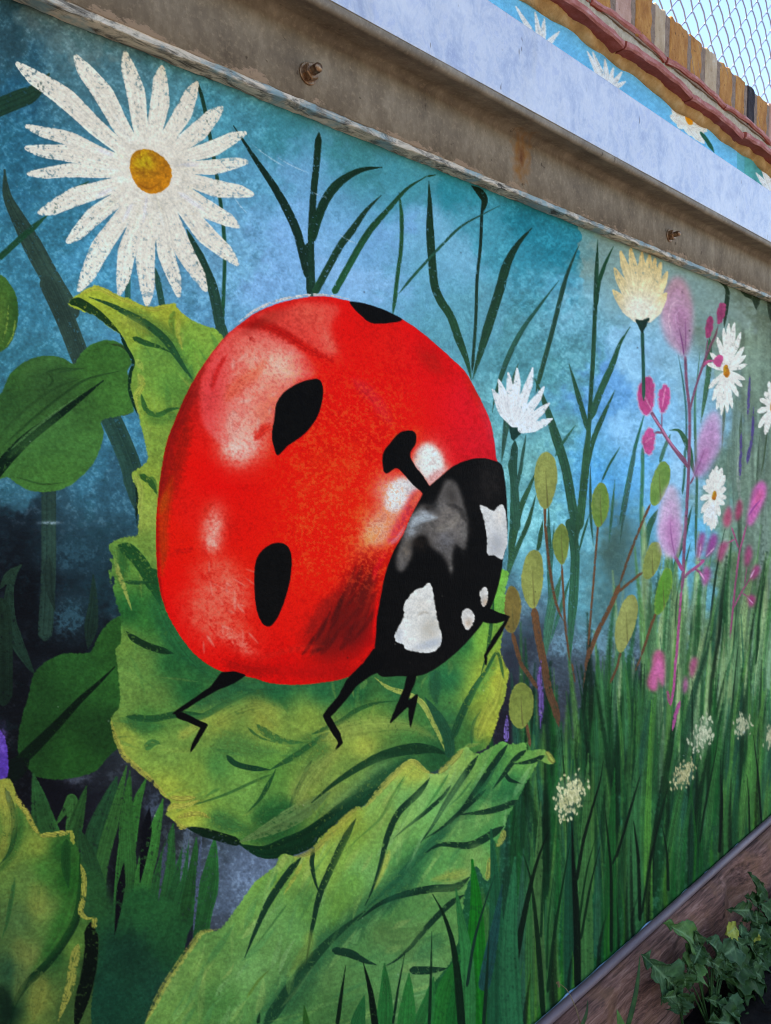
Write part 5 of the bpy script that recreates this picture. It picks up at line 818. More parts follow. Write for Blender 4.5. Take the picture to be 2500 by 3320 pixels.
class Mat:
    def __init__(s, name, rough=.6, spec=.4, metal=0.0):
        s.m = bpy.data.materials.new(name); s.m.use_nodes = True; s.t = s.m.node_tree; s.n = s.t.nodes; s.b = s.n['Principled BSDF']
        s.b.inputs['Roughness'].default_value = rough; s.b.inputs['Specular IOR Level'].default_value = spec; s.b.inputs['Metallic'].default_value = metal
        s.tc = s.n.new('ShaderNodeTexCoord')
    def link(s, a, b): s.t.links.new(a, b)
    def mapped(s, scale=(1, 1, 1), rot=(0, 0, 0), src='Object'):
        m = s.n.new('ShaderNodeMapping'); m.inputs['Scale'].default_value = scale; m.inputs['Rotation'].default_value = rot
        s.link(s.tc.outputs[src], m.inputs['Vector']); return m.outputs[0]
    def noise(s, scale, detail=4, rough=.6, vec=None, dist=0.0):
        n = s.n.new('ShaderNodeTexNoise'); n.inputs['Scale'].default_value = scale; n.inputs['Detail'].default_value = detail
        n.inputs['Roughness'].default_value = rough; n.inputs['Distortion'].default_value = dist
        s.link(vec if vec is not None else s.tc.outputs['Object'], n.inputs['Vector']); return n.outputs['Fac']
    def ramp(s, fac, stops):
        r = s.n.new('ShaderNodeValToRGB'); e = r.color_ramp.elements
        while len(e) < len(stops): e.new(.5)
        for el, (p, c) in zip(e, stops): el.position = p; el.color = H(c) if isinstance(c, str) else c
        s.link(fac, r.inputs['Fac']); return r.outputs['Color']
    def mix(s, fac, a, b, mode='MIX'):
        m = s.n.new('ShaderNodeMix'); m.data_type = 'RGBA'; m.blend_type = mode
        for k, v in ((0, fac), (6, a), (7, b)):
            if hasattr(v, 'is_linked'): s.link(v, m.inputs[k])
            else: m.inputs[k].default_value = H(v) if isinstance(v, str) else v
        return m.outputs[2]
    def math(s, op, a, b):
        m = s.n.new('ShaderNodeMath'); m.operation = op
        for k, v in ((0, a), (1, b)):
            if hasattr(v, 'is_linked'): s.link(v, m.inputs[k])
            else: m.inputs[k].default_value = v
        return m.outputs[0]
    def color(s, c):
        if hasattr(c, 'is_linked'): s.link(c, s.b.inputs['Base Color'])
        else: s.b.inputs['Base Color'].default_value = H(c) if isinstance(c, str) else c
        return s
    def bump(s, fac, strength=.4, dist=.002, prev=None):
        b = s.n.new('ShaderNodeBump'); b.inputs['Strength'].default_value = strength; b.inputs['Distance'].default_value = dist
        s.link(fac, b.inputs['Height'])
        if prev is not None: s.link(prev, b.inputs['Normal'])
        s.link(b.outputs[0], s.b.inputs['Normal']); return b.outputs[0]
    def rough(s, sock): s.link(sock, s.b.inputs['Roughness']); return s

# painted roughcast: paint colour from the sheet, plaster stipple as relief, its hollows shaded in the colour
PAINT = Mat('mural_paint', .8, .06)
at_ = PAINT.n.new('ShaderNodeAttribute'); at_.attribute_name = 'paint'
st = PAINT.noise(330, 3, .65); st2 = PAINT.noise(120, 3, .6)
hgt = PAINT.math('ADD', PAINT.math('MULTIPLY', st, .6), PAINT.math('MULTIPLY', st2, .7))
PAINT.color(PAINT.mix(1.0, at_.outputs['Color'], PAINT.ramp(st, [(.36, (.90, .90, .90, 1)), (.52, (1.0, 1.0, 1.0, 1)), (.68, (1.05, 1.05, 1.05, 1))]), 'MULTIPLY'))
PAINT.bump(hgt, .8, .0030)

WALLB = Mat('wall_base_paint', .65, .3)
g = WALLB.noise(5, 5, .7); sx = WALLB.n.new('ShaderNodeSeparateXYZ'); WALLB.link(WALLB.tc.outputs['Object'], sx.inputs[0])
mz = WALLB.math('ADD', WALLB.math('MULTIPLY', WALLB.math('SUBTRACT', sx.outputs[2], .75), 2.2), WALLB.math('MULTIPLY', WALLB.math('SUBTRACT', WALLB.noise(9, 5, .7, WALLB.mapped((3, 1, .5))), .5), 1.2))
WALLB.color(WALLB.mix(WALLB.ramp(mz, [(.3, (0, 0, 0, 1)), (.8, (1, 1, 1, 1))]), WALLB.ramp(WALLB.noise(40, 4, .7, WALLB.mapped((1, 1, .08))), [(.35, '12401f'), (.6, '32682f')]), WALLB.ramp(g, [(.3, '48655c'), (.55, '56808a'), (.75, '6a98ab')]))); WALLB.bump(WALLB.noise(300, 3), .5, .002)

GALV = Mat('galvanised_steel', .48, .4, .2)
n1 = GALV.noise(26, 6, .75, GALV.mapped((1, 1, .8)), .5); n2 = GALV.noise(150, 3, .6); n3 = GALV.noise(9, 4, .6, GALV.mapped((1, 1, .25)))
c = GALV.ramp(n1, [(.34, '9a9fb4'), (.46, 'acb0be'), (.54, 'bfbec4'), (.62, 'aaaec0'), (.74, 'c4c2c6')])
c = GALV.mix(GALV.ramp(n3, [(.60, (0, 0, 0, 1)), (.78, (.35, .35, .35, 1))]), c, '8a8378')
c = GALV.mix(GALV.ramp(GALV.noise(55, 2, .5, GALV.mapped((1, 1, .35))), [(.73, (0, 0, 0, 1)), (.79, (.75, .75, .75, 1))]), c, '5d5650')
sx = GALV.n.new('ShaderNodeSeparateXYZ'); GALV.link(GALV.tc.outputs['Object'], sx.inputs[0])
zz = GALV.math('MULTIPLY', GALV.math('SUBTRACT', sx.outputs[2], CAM_Z + .795 * K), 16.0)
dr = GALV.noise(42, 5, .7, GALV.mapped((1, 1, .12)))
c = GALV.mix(GALV.ramp(GALV.math('ADD', zz, GALV.math('MULTIPLY', GALV.math('SUBTRACT', dr, .60), 5.0)), [(.35, (0, 0, 0, 1)), (.9, (.6, .6, .6, 1))]), c, '8b8790')
c = GALV.mix(GALV.ramp(GALV.noise(240, 4, .75), [(.5, (0, 0, 0, 1)), (.75, (.35, .35, .35, 1))]), c, 'd8d8de')
c = GALV.mix(GALV.ramp(GALV.noise(110, 2, .5, GALV.mapped((1, 1, .3))), [(.74, (0, 0, 0, 1)), (.78, (.8, .8, .8, 1))]), c, '5a4a44')
c = GALV.mix(GALV.ramp(GALV.noise(7, 5, .65, None, .4), [(.48, (0, 0, 0, 1)), (.66, (.55, .55, .55, 1))]), c, 'd4d1d2')
GALV.color(c); GALV.rough(GALV.ramp(n2, [(.3, (.36, .36, .36, 1)), (.7, (.55, .55, .55, 1))])); GALV.bump(n1, .10, .0015)

WEB = Mat('shaded_brown_steel', .7, .3)  # flange shade and warm ground bounce put into the brown steel colour
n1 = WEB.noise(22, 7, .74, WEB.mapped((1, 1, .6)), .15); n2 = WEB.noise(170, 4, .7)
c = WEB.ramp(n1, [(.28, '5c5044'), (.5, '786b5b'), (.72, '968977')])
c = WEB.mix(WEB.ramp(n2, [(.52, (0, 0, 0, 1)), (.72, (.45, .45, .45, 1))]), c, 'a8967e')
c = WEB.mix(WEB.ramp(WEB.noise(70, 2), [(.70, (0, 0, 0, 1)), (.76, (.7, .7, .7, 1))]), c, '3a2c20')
def spot_mask(mat, p, r, sc=(1, 1, 1)):
    v = mat.n.new('ShaderNodeVectorMath'); v.operation = 'SUBTRACT'; mat.link(mat.tc.outputs['Object'], v.inputs[0]); v.inputs[1].default_value = p
    v2 = mat.n.new('ShaderNodeVectorMath'); v2.operation = 'MULTIPLY'; mat.link(v.outputs[0], v2.inputs[0]); v2.inputs[1].default_value = sc
    l = mat.n.new('ShaderNodeVectorMath'); l.operation = 'LENGTH'; mat.link(v2.outputs[0], l.inputs[0])
    return mat.math('ADD', mat.math('DIVIDE', l.outputs['Value'], r), mat.math('MULTIPLY', mat.math('SUBTRACT', mat.noise(80, 4), .5), 1.6))
rp = at(1690, 508, .9715)
c = WEB.mix(WEB.ramp(spot_mask(WEB, rp, .030, (1, 1, .6)), [(.15, (.95, .95, .95, 1)), (1.0, (0, 0, 0, 1))]), c, '8a5a12')
c = WEB.mix(WEB.ramp(spot_mask(WEB, rp, .012, (1, 1, .5)), [(.2, (.9, .9, .9, 1)), (1.0, (0, 0, 0, 1))]), c, '5a2c0a')
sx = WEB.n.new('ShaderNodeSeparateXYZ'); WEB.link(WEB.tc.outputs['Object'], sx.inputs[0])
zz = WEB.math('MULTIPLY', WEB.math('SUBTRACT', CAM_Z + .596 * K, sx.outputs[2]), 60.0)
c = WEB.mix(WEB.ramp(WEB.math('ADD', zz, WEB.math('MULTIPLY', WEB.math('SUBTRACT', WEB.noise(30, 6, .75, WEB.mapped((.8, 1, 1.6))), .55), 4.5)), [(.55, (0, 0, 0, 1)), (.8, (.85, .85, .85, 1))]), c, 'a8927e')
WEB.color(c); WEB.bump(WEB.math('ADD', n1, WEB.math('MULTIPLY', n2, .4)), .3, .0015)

CHIP = Mat('chipped_edge_paint', .75, .25)
n1 = CHIP.noise(60, 6, .75, CHIP.mapped((.35, 1, 1.6)), 1.0); n2 = CHIP.noise(22, 4, .6)
c = CHIP.ramp(n1, [(.36, '4c463e'), (.46, '8a8276'), (.54, 'c3b6a2'), (.66, 'd6c6b4')])
c = CHIP.mix(CHIP.ramp(n2, [(.5, (0, 0, 0, 1)), (.6, (.8, .8, .8, 1))]), c, '7f9aa0')
c = CHIP.mix(CHIP.ramp(CHIP.noise(40, 5, .7, CHIP.mapped((.4, 1, 2))), [(.62, (0, 0, 0, 1)), (.67, (.9, .9, .9, 1))]), c, '35302a')
CHIP.color(c); CHIP.bump(n1, .8, .003)

BOLT = Mat('rusted_bolt', .38, .5, .75)
BOLT.color(BOLT.ramp(BOLT.noise(220, 3), [(.35, '6a4a34'), (.6, '9a7a5c')])); BOLT.bump(BOLT.noise(400, 2), .2, .0005)

MORT = Mat('ochre_mortar', .9, .2)
n1 = MORT.noise(30, 6, .7); MORT.color(MORT.ramp(n1, [(.3, 'a67d4c'), (.5, 'bf9660'), (.7, 'cfae80')])); MORT.bump(MORT.noise(260, 4, .7), .8, .003)
BED = Mat('pale_mortar', .9, .2)
BED.color(BED.ramp(BED.noise(120, 5, .7), [(.3, '9a8a74'), (.6, 'b9aa92'), (.8, 'c6baa6')])); BED.bump(BED.noise(400, 4), .8, .002)
JOINT = Mat('weathered_joint_mortar', .9, .2); JOINT.color(JOINT.ramp(JOINT.noise(90, 5, .7), [(.3, '6a5648'), (.6, '8d7868'), (.8, '9c8a7c')])); JOINT.bump(JOINT.noise(300, 4), .8, .003)
TILE = Mat('red_clay_tile', .8, .25)
n1 = TILE.noise(45, 6, .7, TILE.mapped((.5, 1, 1.4))); oi = TILE.n.new('ShaderNodeObjectInfo')
c = TILE.ramp(n1, [(.3, '7c3526'), (.5, '95473a'), (.66, 'a35a52'), (.8, 'b88a84')]); c = TILE.mix(TILE.math('MULTIPLY', oi.outputs['Random'], .35), c, '8f3f22')
TILE.color(c); TILE.bump(TILE.noise(180, 5, .7), .6, .002)
TILE2 = Mat('bleached_tile_face', .85, .25); n1 = TILE2.noise(60, 6, .7, TILE2.mapped((.5, 1, 1.4)))
TILE2.color(TILE2.ramp(n1, [(.3, '8a4a40'), (.48, 'a2625a'), (.62, 'b07a74'), (.78, 'c9b0ac')])); TILE2.bump(TILE2.noise(200, 5, .7), .7, .002)
def brick_mat(name, a, b, d, pit):
    m = Mat(name, .85, .25); n1 = m.noise(40, 6, .7, m.mapped((1, 1, .5))); oi = m.n.new('ShaderNodeObjectInfo')
    c = m.ramp(n1, [(.3, a), (.52, b), (.75, d)])
    c = m.mix(m.ramp(m.noise(90, 3, .6), [(.63, (0, 0, 0, 1)), (.70, (.9, .9, .9, 1))]), c, pit); m.color(c)
    m.bump(m.math('ADD', m.noise(60, 5, .7), m.math('MULTIPLY', m.noise(300, 3), .4)), .9, .006); return m
BRY = brick_mat('yellow_stock_brick', '8a5424', 'ac763a', 'c69652', '3c2410')
BRP = brick_mat('buff_brick', '9c8464', 'b39a7c', 'c6b49c', '5c4026')
BRK = brick_mat('blackened_brick', '1c1618', '2c2426', '4a4040', '0c0a0a')
BRR = brick_mat('pinkish_brick', 'a07866', 'b58e7c', 'c4a698', '6a4438')

WIRE = Mat('galvanised_wire', .35, .5, .55); WIRE.color('8a90a6')
PIPE = Mat('grey_plastic_pipe', .5, .4)
PIPE.color(PIPE.ramp(PIPE.noise(24, 4, .6, PIPE.mapped((.3, 1, 1))), [(.35, '5a484a'), (.65, '705c5c')])); PIPE.bump(PIPE.noise(200, 3), .15, .0008)
DRIP = Mat('pale_blue_paint_drip', .6, .3); DRIP.color(DRIP.ramp(DRIP.noise(60, 3), [(.4, '6f93a8'), (.7, 'a4bfd0')]))
WOOD = Mat('weathered_sleeper', .85, .25)
gv = WOOD.mapped((1.6, 26, 26)); n1 = WOOD.noise(3.2, 8, .75, gv, .1); n2 = WOOD.noise(11, 5, .65)
n1 = WOOD.math('ADD', WOOD.math('MULTIPLY', n1, .65), WOOD.math('MULTIPLY', WOOD.noise(14, 6, .8, gv), .35))
c = WOOD.ramp(n1, [(.40, '38241c'), (.47, '5f3f33'), (.53, '7c5547'), (.62, '9a7464')])
c = WOOD.mix(WOOD.ramp(n2, [(.5, (0, 0, 0, 1)), (.72, (.7, .7, .7, 1))]), c, '8a5f42'); c = WOOD.mix(WOOD.ramp(WOOD.noise(34, 4), [(.66, (0, 0, 0, 1)), (.74, (.8, .8, .8, 1))]), c, '2e221c')
WOOD.color(c); WOOD.bump(WOOD.math('ADD', n1, WOOD.math('MULTIPLY', WOOD.noise(150, 4, .7), .4)), .9, .005)
SOIL = Mat('dark_soil', .95, .15)
SOIL.color(SOIL.ramp(SOIL.noise(60, 6, .75), [(.3, '0a0705'), (.6, '1a130e'), (.85, '30261d')])); SOIL.bump(SOIL.noise(70, 6, .75), 1.0, .012)
def leaf_mat(name, a, b, d):
    m = Mat(name, .65, .18); n1 = m.noise(50, 5, .65); at2 = m.n.new('ShaderNodeAttribute'); at2.attribute_name = 'vein'
    m.color(m.mix(m.math('MULTIPLY', at2.outputs['Fac'], .4), m.ramp(n1, [(.3, a), (.55, b), (.8, d)]), '7f9a6c')); m.bump(m.noise(130, 3, .6), .5, .002)
    m.b.inputs['Subsurface Weight'].default_value = 0.0; m.b.inputs['Transmission Weight'].default_value = 0.0; return m
LEAF1 = leaf_mat('brassica_leaf', '1a2e12', '284018', '3c5824'); LEAF2 = leaf_mat('pale_young_leaf', '30481f', '46642c', '5e7c3c'); LEAF3 = leaf_mat('bluish_leaf', '22381e', '304a28', '466639'); LEAF4 = leaf_mat('yellowing_leaf', '6a6a24', '8a8a34', '9c984a')
STRAW = Mat('dry_stem', .8, .2); STRAW.color('6d5a3c')
GRND = Mat('sunlit_paving', .9, .2)
GRND.color(GRND.ramp(GRND.noise(2.2, 6, .7), [(.3, '524b42'), (.6, '645c52'), (.85, '736b60')])); GRND.bump(GRND.noise(60, 5), .4, .004)

# ============================================================ MESH HELPERS
def mesh_obj(name, verts, faces, mat, parent=None, smooth=False, loc=None):
    me = bpy.data.meshes.new(name); me.from_pydata([tuple(v) for v in verts], [], faces); me.update()
    o = bpy.data.objects.new(name, me); col.objects.link(o)
    if mat is not None: me.materials.append(mat.m if isinstance(mat, Mat) else mat)
    if smooth: me.polygons.foreach_set('use_smooth', [True] * len(me.polygons))
    if parent is not None: o.parent = parent
    if loc is not None: o.location = loc
    return o
def bm_obj(name, bm, mat, parent=None, smooth=False):
    me = bpy.data.meshes.new(name); bm.to_mesh(me); bm.free()
    o = bpy.data.objects.new(name, me); col.objects.link(o); me.materials.append(mat.m)
    if smooth: me.polygons.foreach_set('use_smooth', [True] * len(me.polygons))
    if parent is not None: o.parent = parent
    return o
def thing(name, label, cat, loc=(0, 0, 0), group=None):
    o = bpy.data.objects.new(name, None); col.objects.link(o); o.location = loc; o.empty_display_size = .1
    return tag(o, label, cat, group)
def tag(o, label, cat, group=None):
    o['label'] = label; o['category'] = cat
    if cat in ('wall', 'beam', 'fence', 'board', 'sleeper'): o['kind'] = 'thing'
    if group: o['group'] = group
    return o
def box_bm(x0, x1, y0, y1, z0, z1, bev=0.0, seg=2):
    bm = bmesh.new(); bmesh.ops.create_cube(bm, size=1)
    for v in bm.verts: v.co = Vector(((x0 + x1) / 2 + v.co.x * (x1 - x0), (y0 + y1) / 2 + v.co.y * (y1 - y0), (z0 + z1) / 2 + v.co.z * (z1 - z0)))
    if bev: bmesh.ops.bevel(bm, geom=bm.edges[:], offset=bev, segments=seg, affect='EDGES', profile=.6)
    return bm
def tube(path, r, seg=8, cap=True):
    """verts, faces of a tube along a path (Vectors); r number or list"""
    P = [Vector(p) for p in path]; n = len(P); vs_, fs = [], []
    up = Vector((0, 0, 1)); prev = None
    for i in range(n):
        t = (P[min(i + 1, n - 1)] - P[max(i - 1, 0)]).normalized()
        a = (prev - t * prev.dot(t)) if prev is not None else (up.cross(t) if abs(t.z) < .95 else Vector((1, 0, 0)).cross(t))
        a.normalize(); prev = a; b = t.cross(a); rr = r[i] if hasattr(r, '__len__') else r
        for k in range(seg):
            q = 2 * math.pi * k / seg; vs_.append(P[i] + (a * math.cos(q) + b * math.sin(q)) * rr)
    for i in range(n - 1):
        for k in range(seg): fs.append((i * seg + k, i * seg + (k + 1) % seg, (i + 1) * seg + (k + 1) % seg, (i + 1) * seg + k))
    if cap: fs += [tuple(range(seg))[::-1], tuple(range((n - 1) * seg, n * seg))]
    return vs_, fs
def extrude_profile(name, prof, xs, mat, parent, jit=None, smooth=False, closed=True):
    """prof: list of (D, h) wall units swept along X positions (wall units)"""
    n = len(prof); V_, F_2 = [], []
    for j, X in enumerate(xs):
        for k, (D, h) in enumerate(prof):
            p = W(X, D, h)
            if jit: p += Vector(jit(X, k))
            V_.append(p)
    m = n if closed else n - 1
    for j in range(len(xs) - 1):
        for k in range(m): F_2.append((j * n + k, (j + 1) * n + k, (j + 1) * n + (k + 1) % n, j * n + (k + 1) % n))
    if closed: F_2 += [tuple(range(n))[::-1], tuple(range((len(xs) - 1) * n, len(xs) * n))]
    return mesh_obj(name, V_, F_2, mat, parent, smooth)

# ============================================================ GROUND
ground = mesh_obj('ground', [(-300, -300, 0), (300, -300, 0), (300, 300, 0), (-300, 300, 0)], [(0, 1, 2, 3)], GRND); ground['kind'] = 'structure'
rs = np.random.RandomState(11)

# ============================================================ THE WALL
WX0, WX1 = -4.0, 12.0
wall = thing('painted_wall', 'rendered garden wall covered with a ladybird and wild flower mural', 'wall', (0, 0, 0))
bm_obj('wall_core', box_bm(WX0 * K, WX1 * K, .003, .24, 0, CAM_Z + 1.03 * K), WALLB, wall)
# paint sheets, one for each painted figure, cut out of the chart and laid on the wall face
rgb = lin(np.clip(IMG, 0, 1))
GAIN = (1.07, .99, .86)
rgb = np.clip(rgb * np.array(GAIN), .0015, .88)
gx, gy = np.meshgrid(PX, PY)
vx = VF[0] + VR[0] * (gx - 1250) / FPX - VU[0] * (gy - 1660) / FPX
vy = VF[1] + VR[1] * (gx - 1250) / FPX - VU[1] * (gy - 1660) / FPX
vz = VF[2] + VR[2] * (gx - 1250) / FPX - VU[2] * (gy - 1660) / FPX
HX = (vx / vy * K).astype(np.float32); HZ = (vz / vy).astype(np.float32)
keep = ((HZ > -1.385) & (HZ < .58)) | ((HZ > .92) & (HZ < 1.01) & (gx > 1300))
cellk = keep[:-1, :-1] & keep[1:, :-1] & keep[:-1, 1:] & keep[1:, 1:]
cid = IDM[:-1, :-1].copy()
# drop slivers: pieces under a few cells go to the background sheet
cnt = np.bincount(cid[cellk].ravel(), minlength=len(PARTS))
vid = np.arange(CH * CW).reshape(CH, CW)
XYZ = np.stack([HX.ravel(), np.zeros(CH * CW, np.float32), (HZ * K + CAM_Z).ravel()], 1)
RGB4 = np.concatenate([rgb.reshape(-1, 3), np.ones((CH * CW, 1))], 1).astype(np.float32)
has_child = {p[2] for p in PARTS if p[2] is not None}
objs = {}
for i, (nm, lab, par) in enumerate(PARTS):
    q = np.argwhere(cellk & (cid == i))
    if len(q) < 6 and i not in has_child: continue
    if i in has_child and len(q) < 6:
        o = bpy.data.objects.new(nm, None); col.objects.link(o); o.empty_display_size = .05
    else:
        a = vid[q[:, 0], q[:, 1]]; fv = np.stack([a, a + CW, a + CW + 1, a + 1], 1)
        u, inv = np.unique(fv.ravel(), return_inverse=True)
        me = bpy.data.meshes.new(nm); nf = len(fv)
        me.vertices.add(len(u)); me.vertices.foreach_set('co', XYZ[u].ravel())
        me.loops.add(nf * 4); me.loops.foreach_set('vertex_index', inv.astype(np.int32).ravel())
        me.polygons.add(nf); me.polygons.foreach_set('loop_start', np.arange(0, nf * 4, 4, dtype=np.int32))
        try: me.polygons.foreach_set('loop_total', np.full(nf, 4, np.int32))
        except Exception: pass
        ca = me.color_attributes.new('paint', 'FLOAT_COLOR', 'POINT'); ca.data.foreach_set('color', RGB4[u].ravel())
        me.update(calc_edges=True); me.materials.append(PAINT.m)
        o = bpy.data.objects.new(nm, me); col.objects.link(o)
    objs[i] = o
    o.parent = wall if par is None else objs[par]
    if lab: o['label'] = lab
    if nm in ('painted_meadow', 'mural_background'): o['kind'] = 'stuff'

# mortar haunch, clay creasing tiles, brick-on-edge coping
XS = np.arange(WX0, WX1, .02)
wav = lambda X: .004 * math.sin(X * 8.3) + .004 * math.sin(X * 17.1 + 1) + .003 * math.sin(X * 41 + 2)
extrude_profile('mortar_fillet', [(1.02, .988), (.9965, .988), (.990, .996), (.983, 1.002), (.979, 1.012), (.979, 1.03), (1.02, 1.03)], XS, MORT, wall,
                jit=lambda X, k: (0, (.004 * math.sin(X * 53 + k)) if 0 < k < 5 else 0, wav(X) * K * (1 if k in (1, 2, 3) else .4 if k < 5 else 0)), smooth=True)
TJ = [at(2027, 143, .955).x / K, at(2243, 310, .955).x / K, at(2415, 437, .955).x / K]
TP = (TJ[2] - TJ[0]) / 2
def make_tile(x0, x1, Dn, h, th, parent, seed):
    r = np.random.RandomState(seed); n = 14; V_, F2 = [], []
    dn = Dn + r.uniform(-.004, .004); dh = r.uniform(-.0015, .0015); g = .0035
    prof = [(1.02, 0), (dn + .004, 0), (dn, .004), (dn, th - .005), (dn + .005, th), (1.02, th)]
    for j in range(n + 1):
        s = j / n; X = x0 + g + (x1 - x0 - 2 * g) * s; cam_ = .009 * (1 - (2 * s - 1)**2) + .0015 * math.sin(s * 19 + seed)
        for k, (D, hh) in enumerate(prof):
            V_.append(W(X, D + (r.uniform(-.0012, .0012) if 0 < k < 5 else 0), h + dh + hh + cam_ + (r.uniform(-.0008, .0008) if 0 < k < 5 else 0)))
    m = len(prof)
    for j in range(n):
        for k in range(m): F2.append((j * m + k, (j + 1) * m + k, (j + 1) * m + (k + 1) % m, j * m + (k + 1) % m))
    F2 += [tuple(range(m))[::-1], tuple(range(n * m, n * m + m))]
    o = mesh_obj('clay_tile', V_, F2, TILE, parent, False); o.data.materials.append(TILE2.m)
    o.data.polygons.foreach_set('material_index', [1 if (q < n * m and 1 <= q % m <= 4) else 0 for q in range(len(o.data.polygons))])
    return o
x = TJ[0] - 12 * TP; k = 0
while x < 7.5:
    make_tile(x, x + TP, .953, 1.000, .020, wall, 100 + k); make_tile(x + TP * .58, x + TP * 1.58, .953, 1.042, .016, wall, 300 + k); x += TP; k += 1
extrude_profile('mortar_bed', [(1.02, 1.012), (.963, 1.012), (.961, 1.03), (.962, 1.05), (1.02, 1.05)], XS, BED, wall, jit=lambda X, k: (0, .002 * math.sin(X * 61 + k * 2), 0), smooth=True)
extrude_profile('coping_core', [(1.30, 1.045), (.9578, 1.045), (.9578, 1.1605), (.963, 1.1660), (1.30, 1.163)], [WX0, WX1], JOINT, wall)
jpx = [2050, 2110, 2160, 2229, 2275, 2323, 2375, 2412, 2445, 2485]
JX = [at(px, 351 + (px - 2500) * .89 + 60, .962).x / K for px in jpx]
kinds = [BRR, BRY, BRP, BRY, BRY, BRP, BRY, BRY, BRK, BRY, BRR]
edges = [JX[0] - .098 * i for i in range(26, 0, -1)] + JX + [JX[-1] + .1 * i for i in range(1, 34)]
for i in range(len(edges) - 1):
    r = np.random.RandomState(500 + i); x0, x1 = edges[i], edges[i + 1]; j = i - 26
    mt = kinds[j + 1] if -1 <= j < 10 else [BRY, BRP, BRY, BRR, BRY, BRK][r.randint(6)]
    gp = .008 + r.uniform(0, .004)
    top = 1.1685 + r.uniform(-.002, .002); dn = .955 + r.uniform(-.002, .002)
    bm = box_bm((x0 + gp) * K, (x1 - gp) * K, (dn - 1) * K, .10, CAM_Z + 1.050 * K, CAM_Z + top * K, .006, 3)
    bmesh.ops.subdivide_edges(bm, edges=[e for e in bm.edges if e.calc_length() > .03], cuts=3, use_grid_fill=True)
    for v in bm.verts:
        q = v.co; v.co += Vector((math.sin(q.z * 170 + i * 3) * .0016, math.sin(q.x * 210 + q.z * 130 + i) * .0011, math.sin(q.x * 190 + i * 7) * .0018))
    o = bm_obj('brick', bm, mt, wall, True); o.rotation_euler = (0, 0, 0)

# ============================================================ THE STEEL BEAM
beam = thing('steel_beam', 'weathered galvanised steel beam bolted along the mural wall', 'beam', (0, -.02, CAM_Z + .6 * K))
def under(o, parent):
    o.parent = parent; o.matrix_parent_inverse = parent.matrix_world.inverted(); return o
bpy.context.view_layer.update()
BX = list(np.arange(-3.0, 11.0, .05))
jw = lambda a: (lambda X, k: (0, a * math.sin(X * 37 + k * 3) * .6, a * math.sin(X * 23 + k * 5) + a * math.sin(X * 71 + k)))
under(extrude_profile('edge_strip', [(.9985, .5630), (.9745, .5636), (.9730, .5652), (.9730, .574), (.9985, .574)], list(np.arange(-3.0, 11.0, .0125)), CHIP, None, jit=lambda X, k: (0, .0004 * math.sin(X * 87 + k * 3), .0005 * math.sin(X * 43 + k * 2) + .0004 * math.sin(X * 211 + k)), smooth=False), beam)
fil = [(.9715 - .014 + .014 * math.cos(a), .690 - .014 + .014 * math.sin(a)) for a in np.linspace(0, math.pi / 2, 8)]
webp = [(.9715, .5745)] + fil + [(.915, .682), (.909, .6785), (.9035, .679), (.9005, .683), (.9005, .693)]
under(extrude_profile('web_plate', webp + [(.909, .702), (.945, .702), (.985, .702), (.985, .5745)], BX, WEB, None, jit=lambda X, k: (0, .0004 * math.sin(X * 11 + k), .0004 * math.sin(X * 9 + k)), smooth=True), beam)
under(extrude_profile('outer_plate', [(.8995, .6925), (.8990, .696), (.8990, .8425), (.9026, .847), (.9050, .847), (.9062, .8445), (.9062, .7035), (.9062, .6925)], BX, GALV, None, smooth=False), beam)
def hexbolt(px, py, rot):
    c = at(px, py, .9710); ax = Vector((0, -1, 0))
    b = bpy.data.objects.new('bolt', None); col.objects.link(b); b.location = c; b.empty_display_size = .02
    def disc(name, prof, seg, rt=0.0, smooth=False):
        V_, F2 = [], []
        for (r_, d_) in prof:
            for q in range(seg):
                a = 2 * math.pi * q / seg + rt; V_.append((r_ * math.cos(a), -d_, r_ * math.sin(a)))
        for j in range(len(prof) - 1):
            for q in range(seg): F2.append((j * seg + q, j * seg + (q + 1) % seg, (j + 1) * seg + (q + 1) % seg, (j + 1) * seg + q))
        F2 += [tuple(range(seg))[::-1], tuple(range((len(prof) - 1) * seg, len(prof) * seg))]
        return mesh_obj(name, V_, F2, BOLT, b, smooth)
    s = K * .82
    disc('washer', [(.0205 * s, .0), (.0205 * s, .003 * s), (.0195 * s, .0038 * s)], 32)
    disc('nut', [(.0165 * s, .0038 * s), (.0165 * s, .0165 * s), (.0145 * s, .0185 * s)], 6, rot)
    th = []
    for t in range(9): th += [(.0090 * s, (.0185 + t * .0019) * s), (.0078 * s, (.0195 + t * .0019) * s)]
    disc('threaded_end', [(.0085 * s, .016 * s)] + th + [(.0065 * s, .0375 * s)], 20, 0, True)
    bpy.context.view_layer.update(); return under(b, beam)
hexbolt(998, 240, .35); hexbolt(2170, 764, .1)
bxs = (at(998, 240, .964).x, at(2170, 764, .964).x)

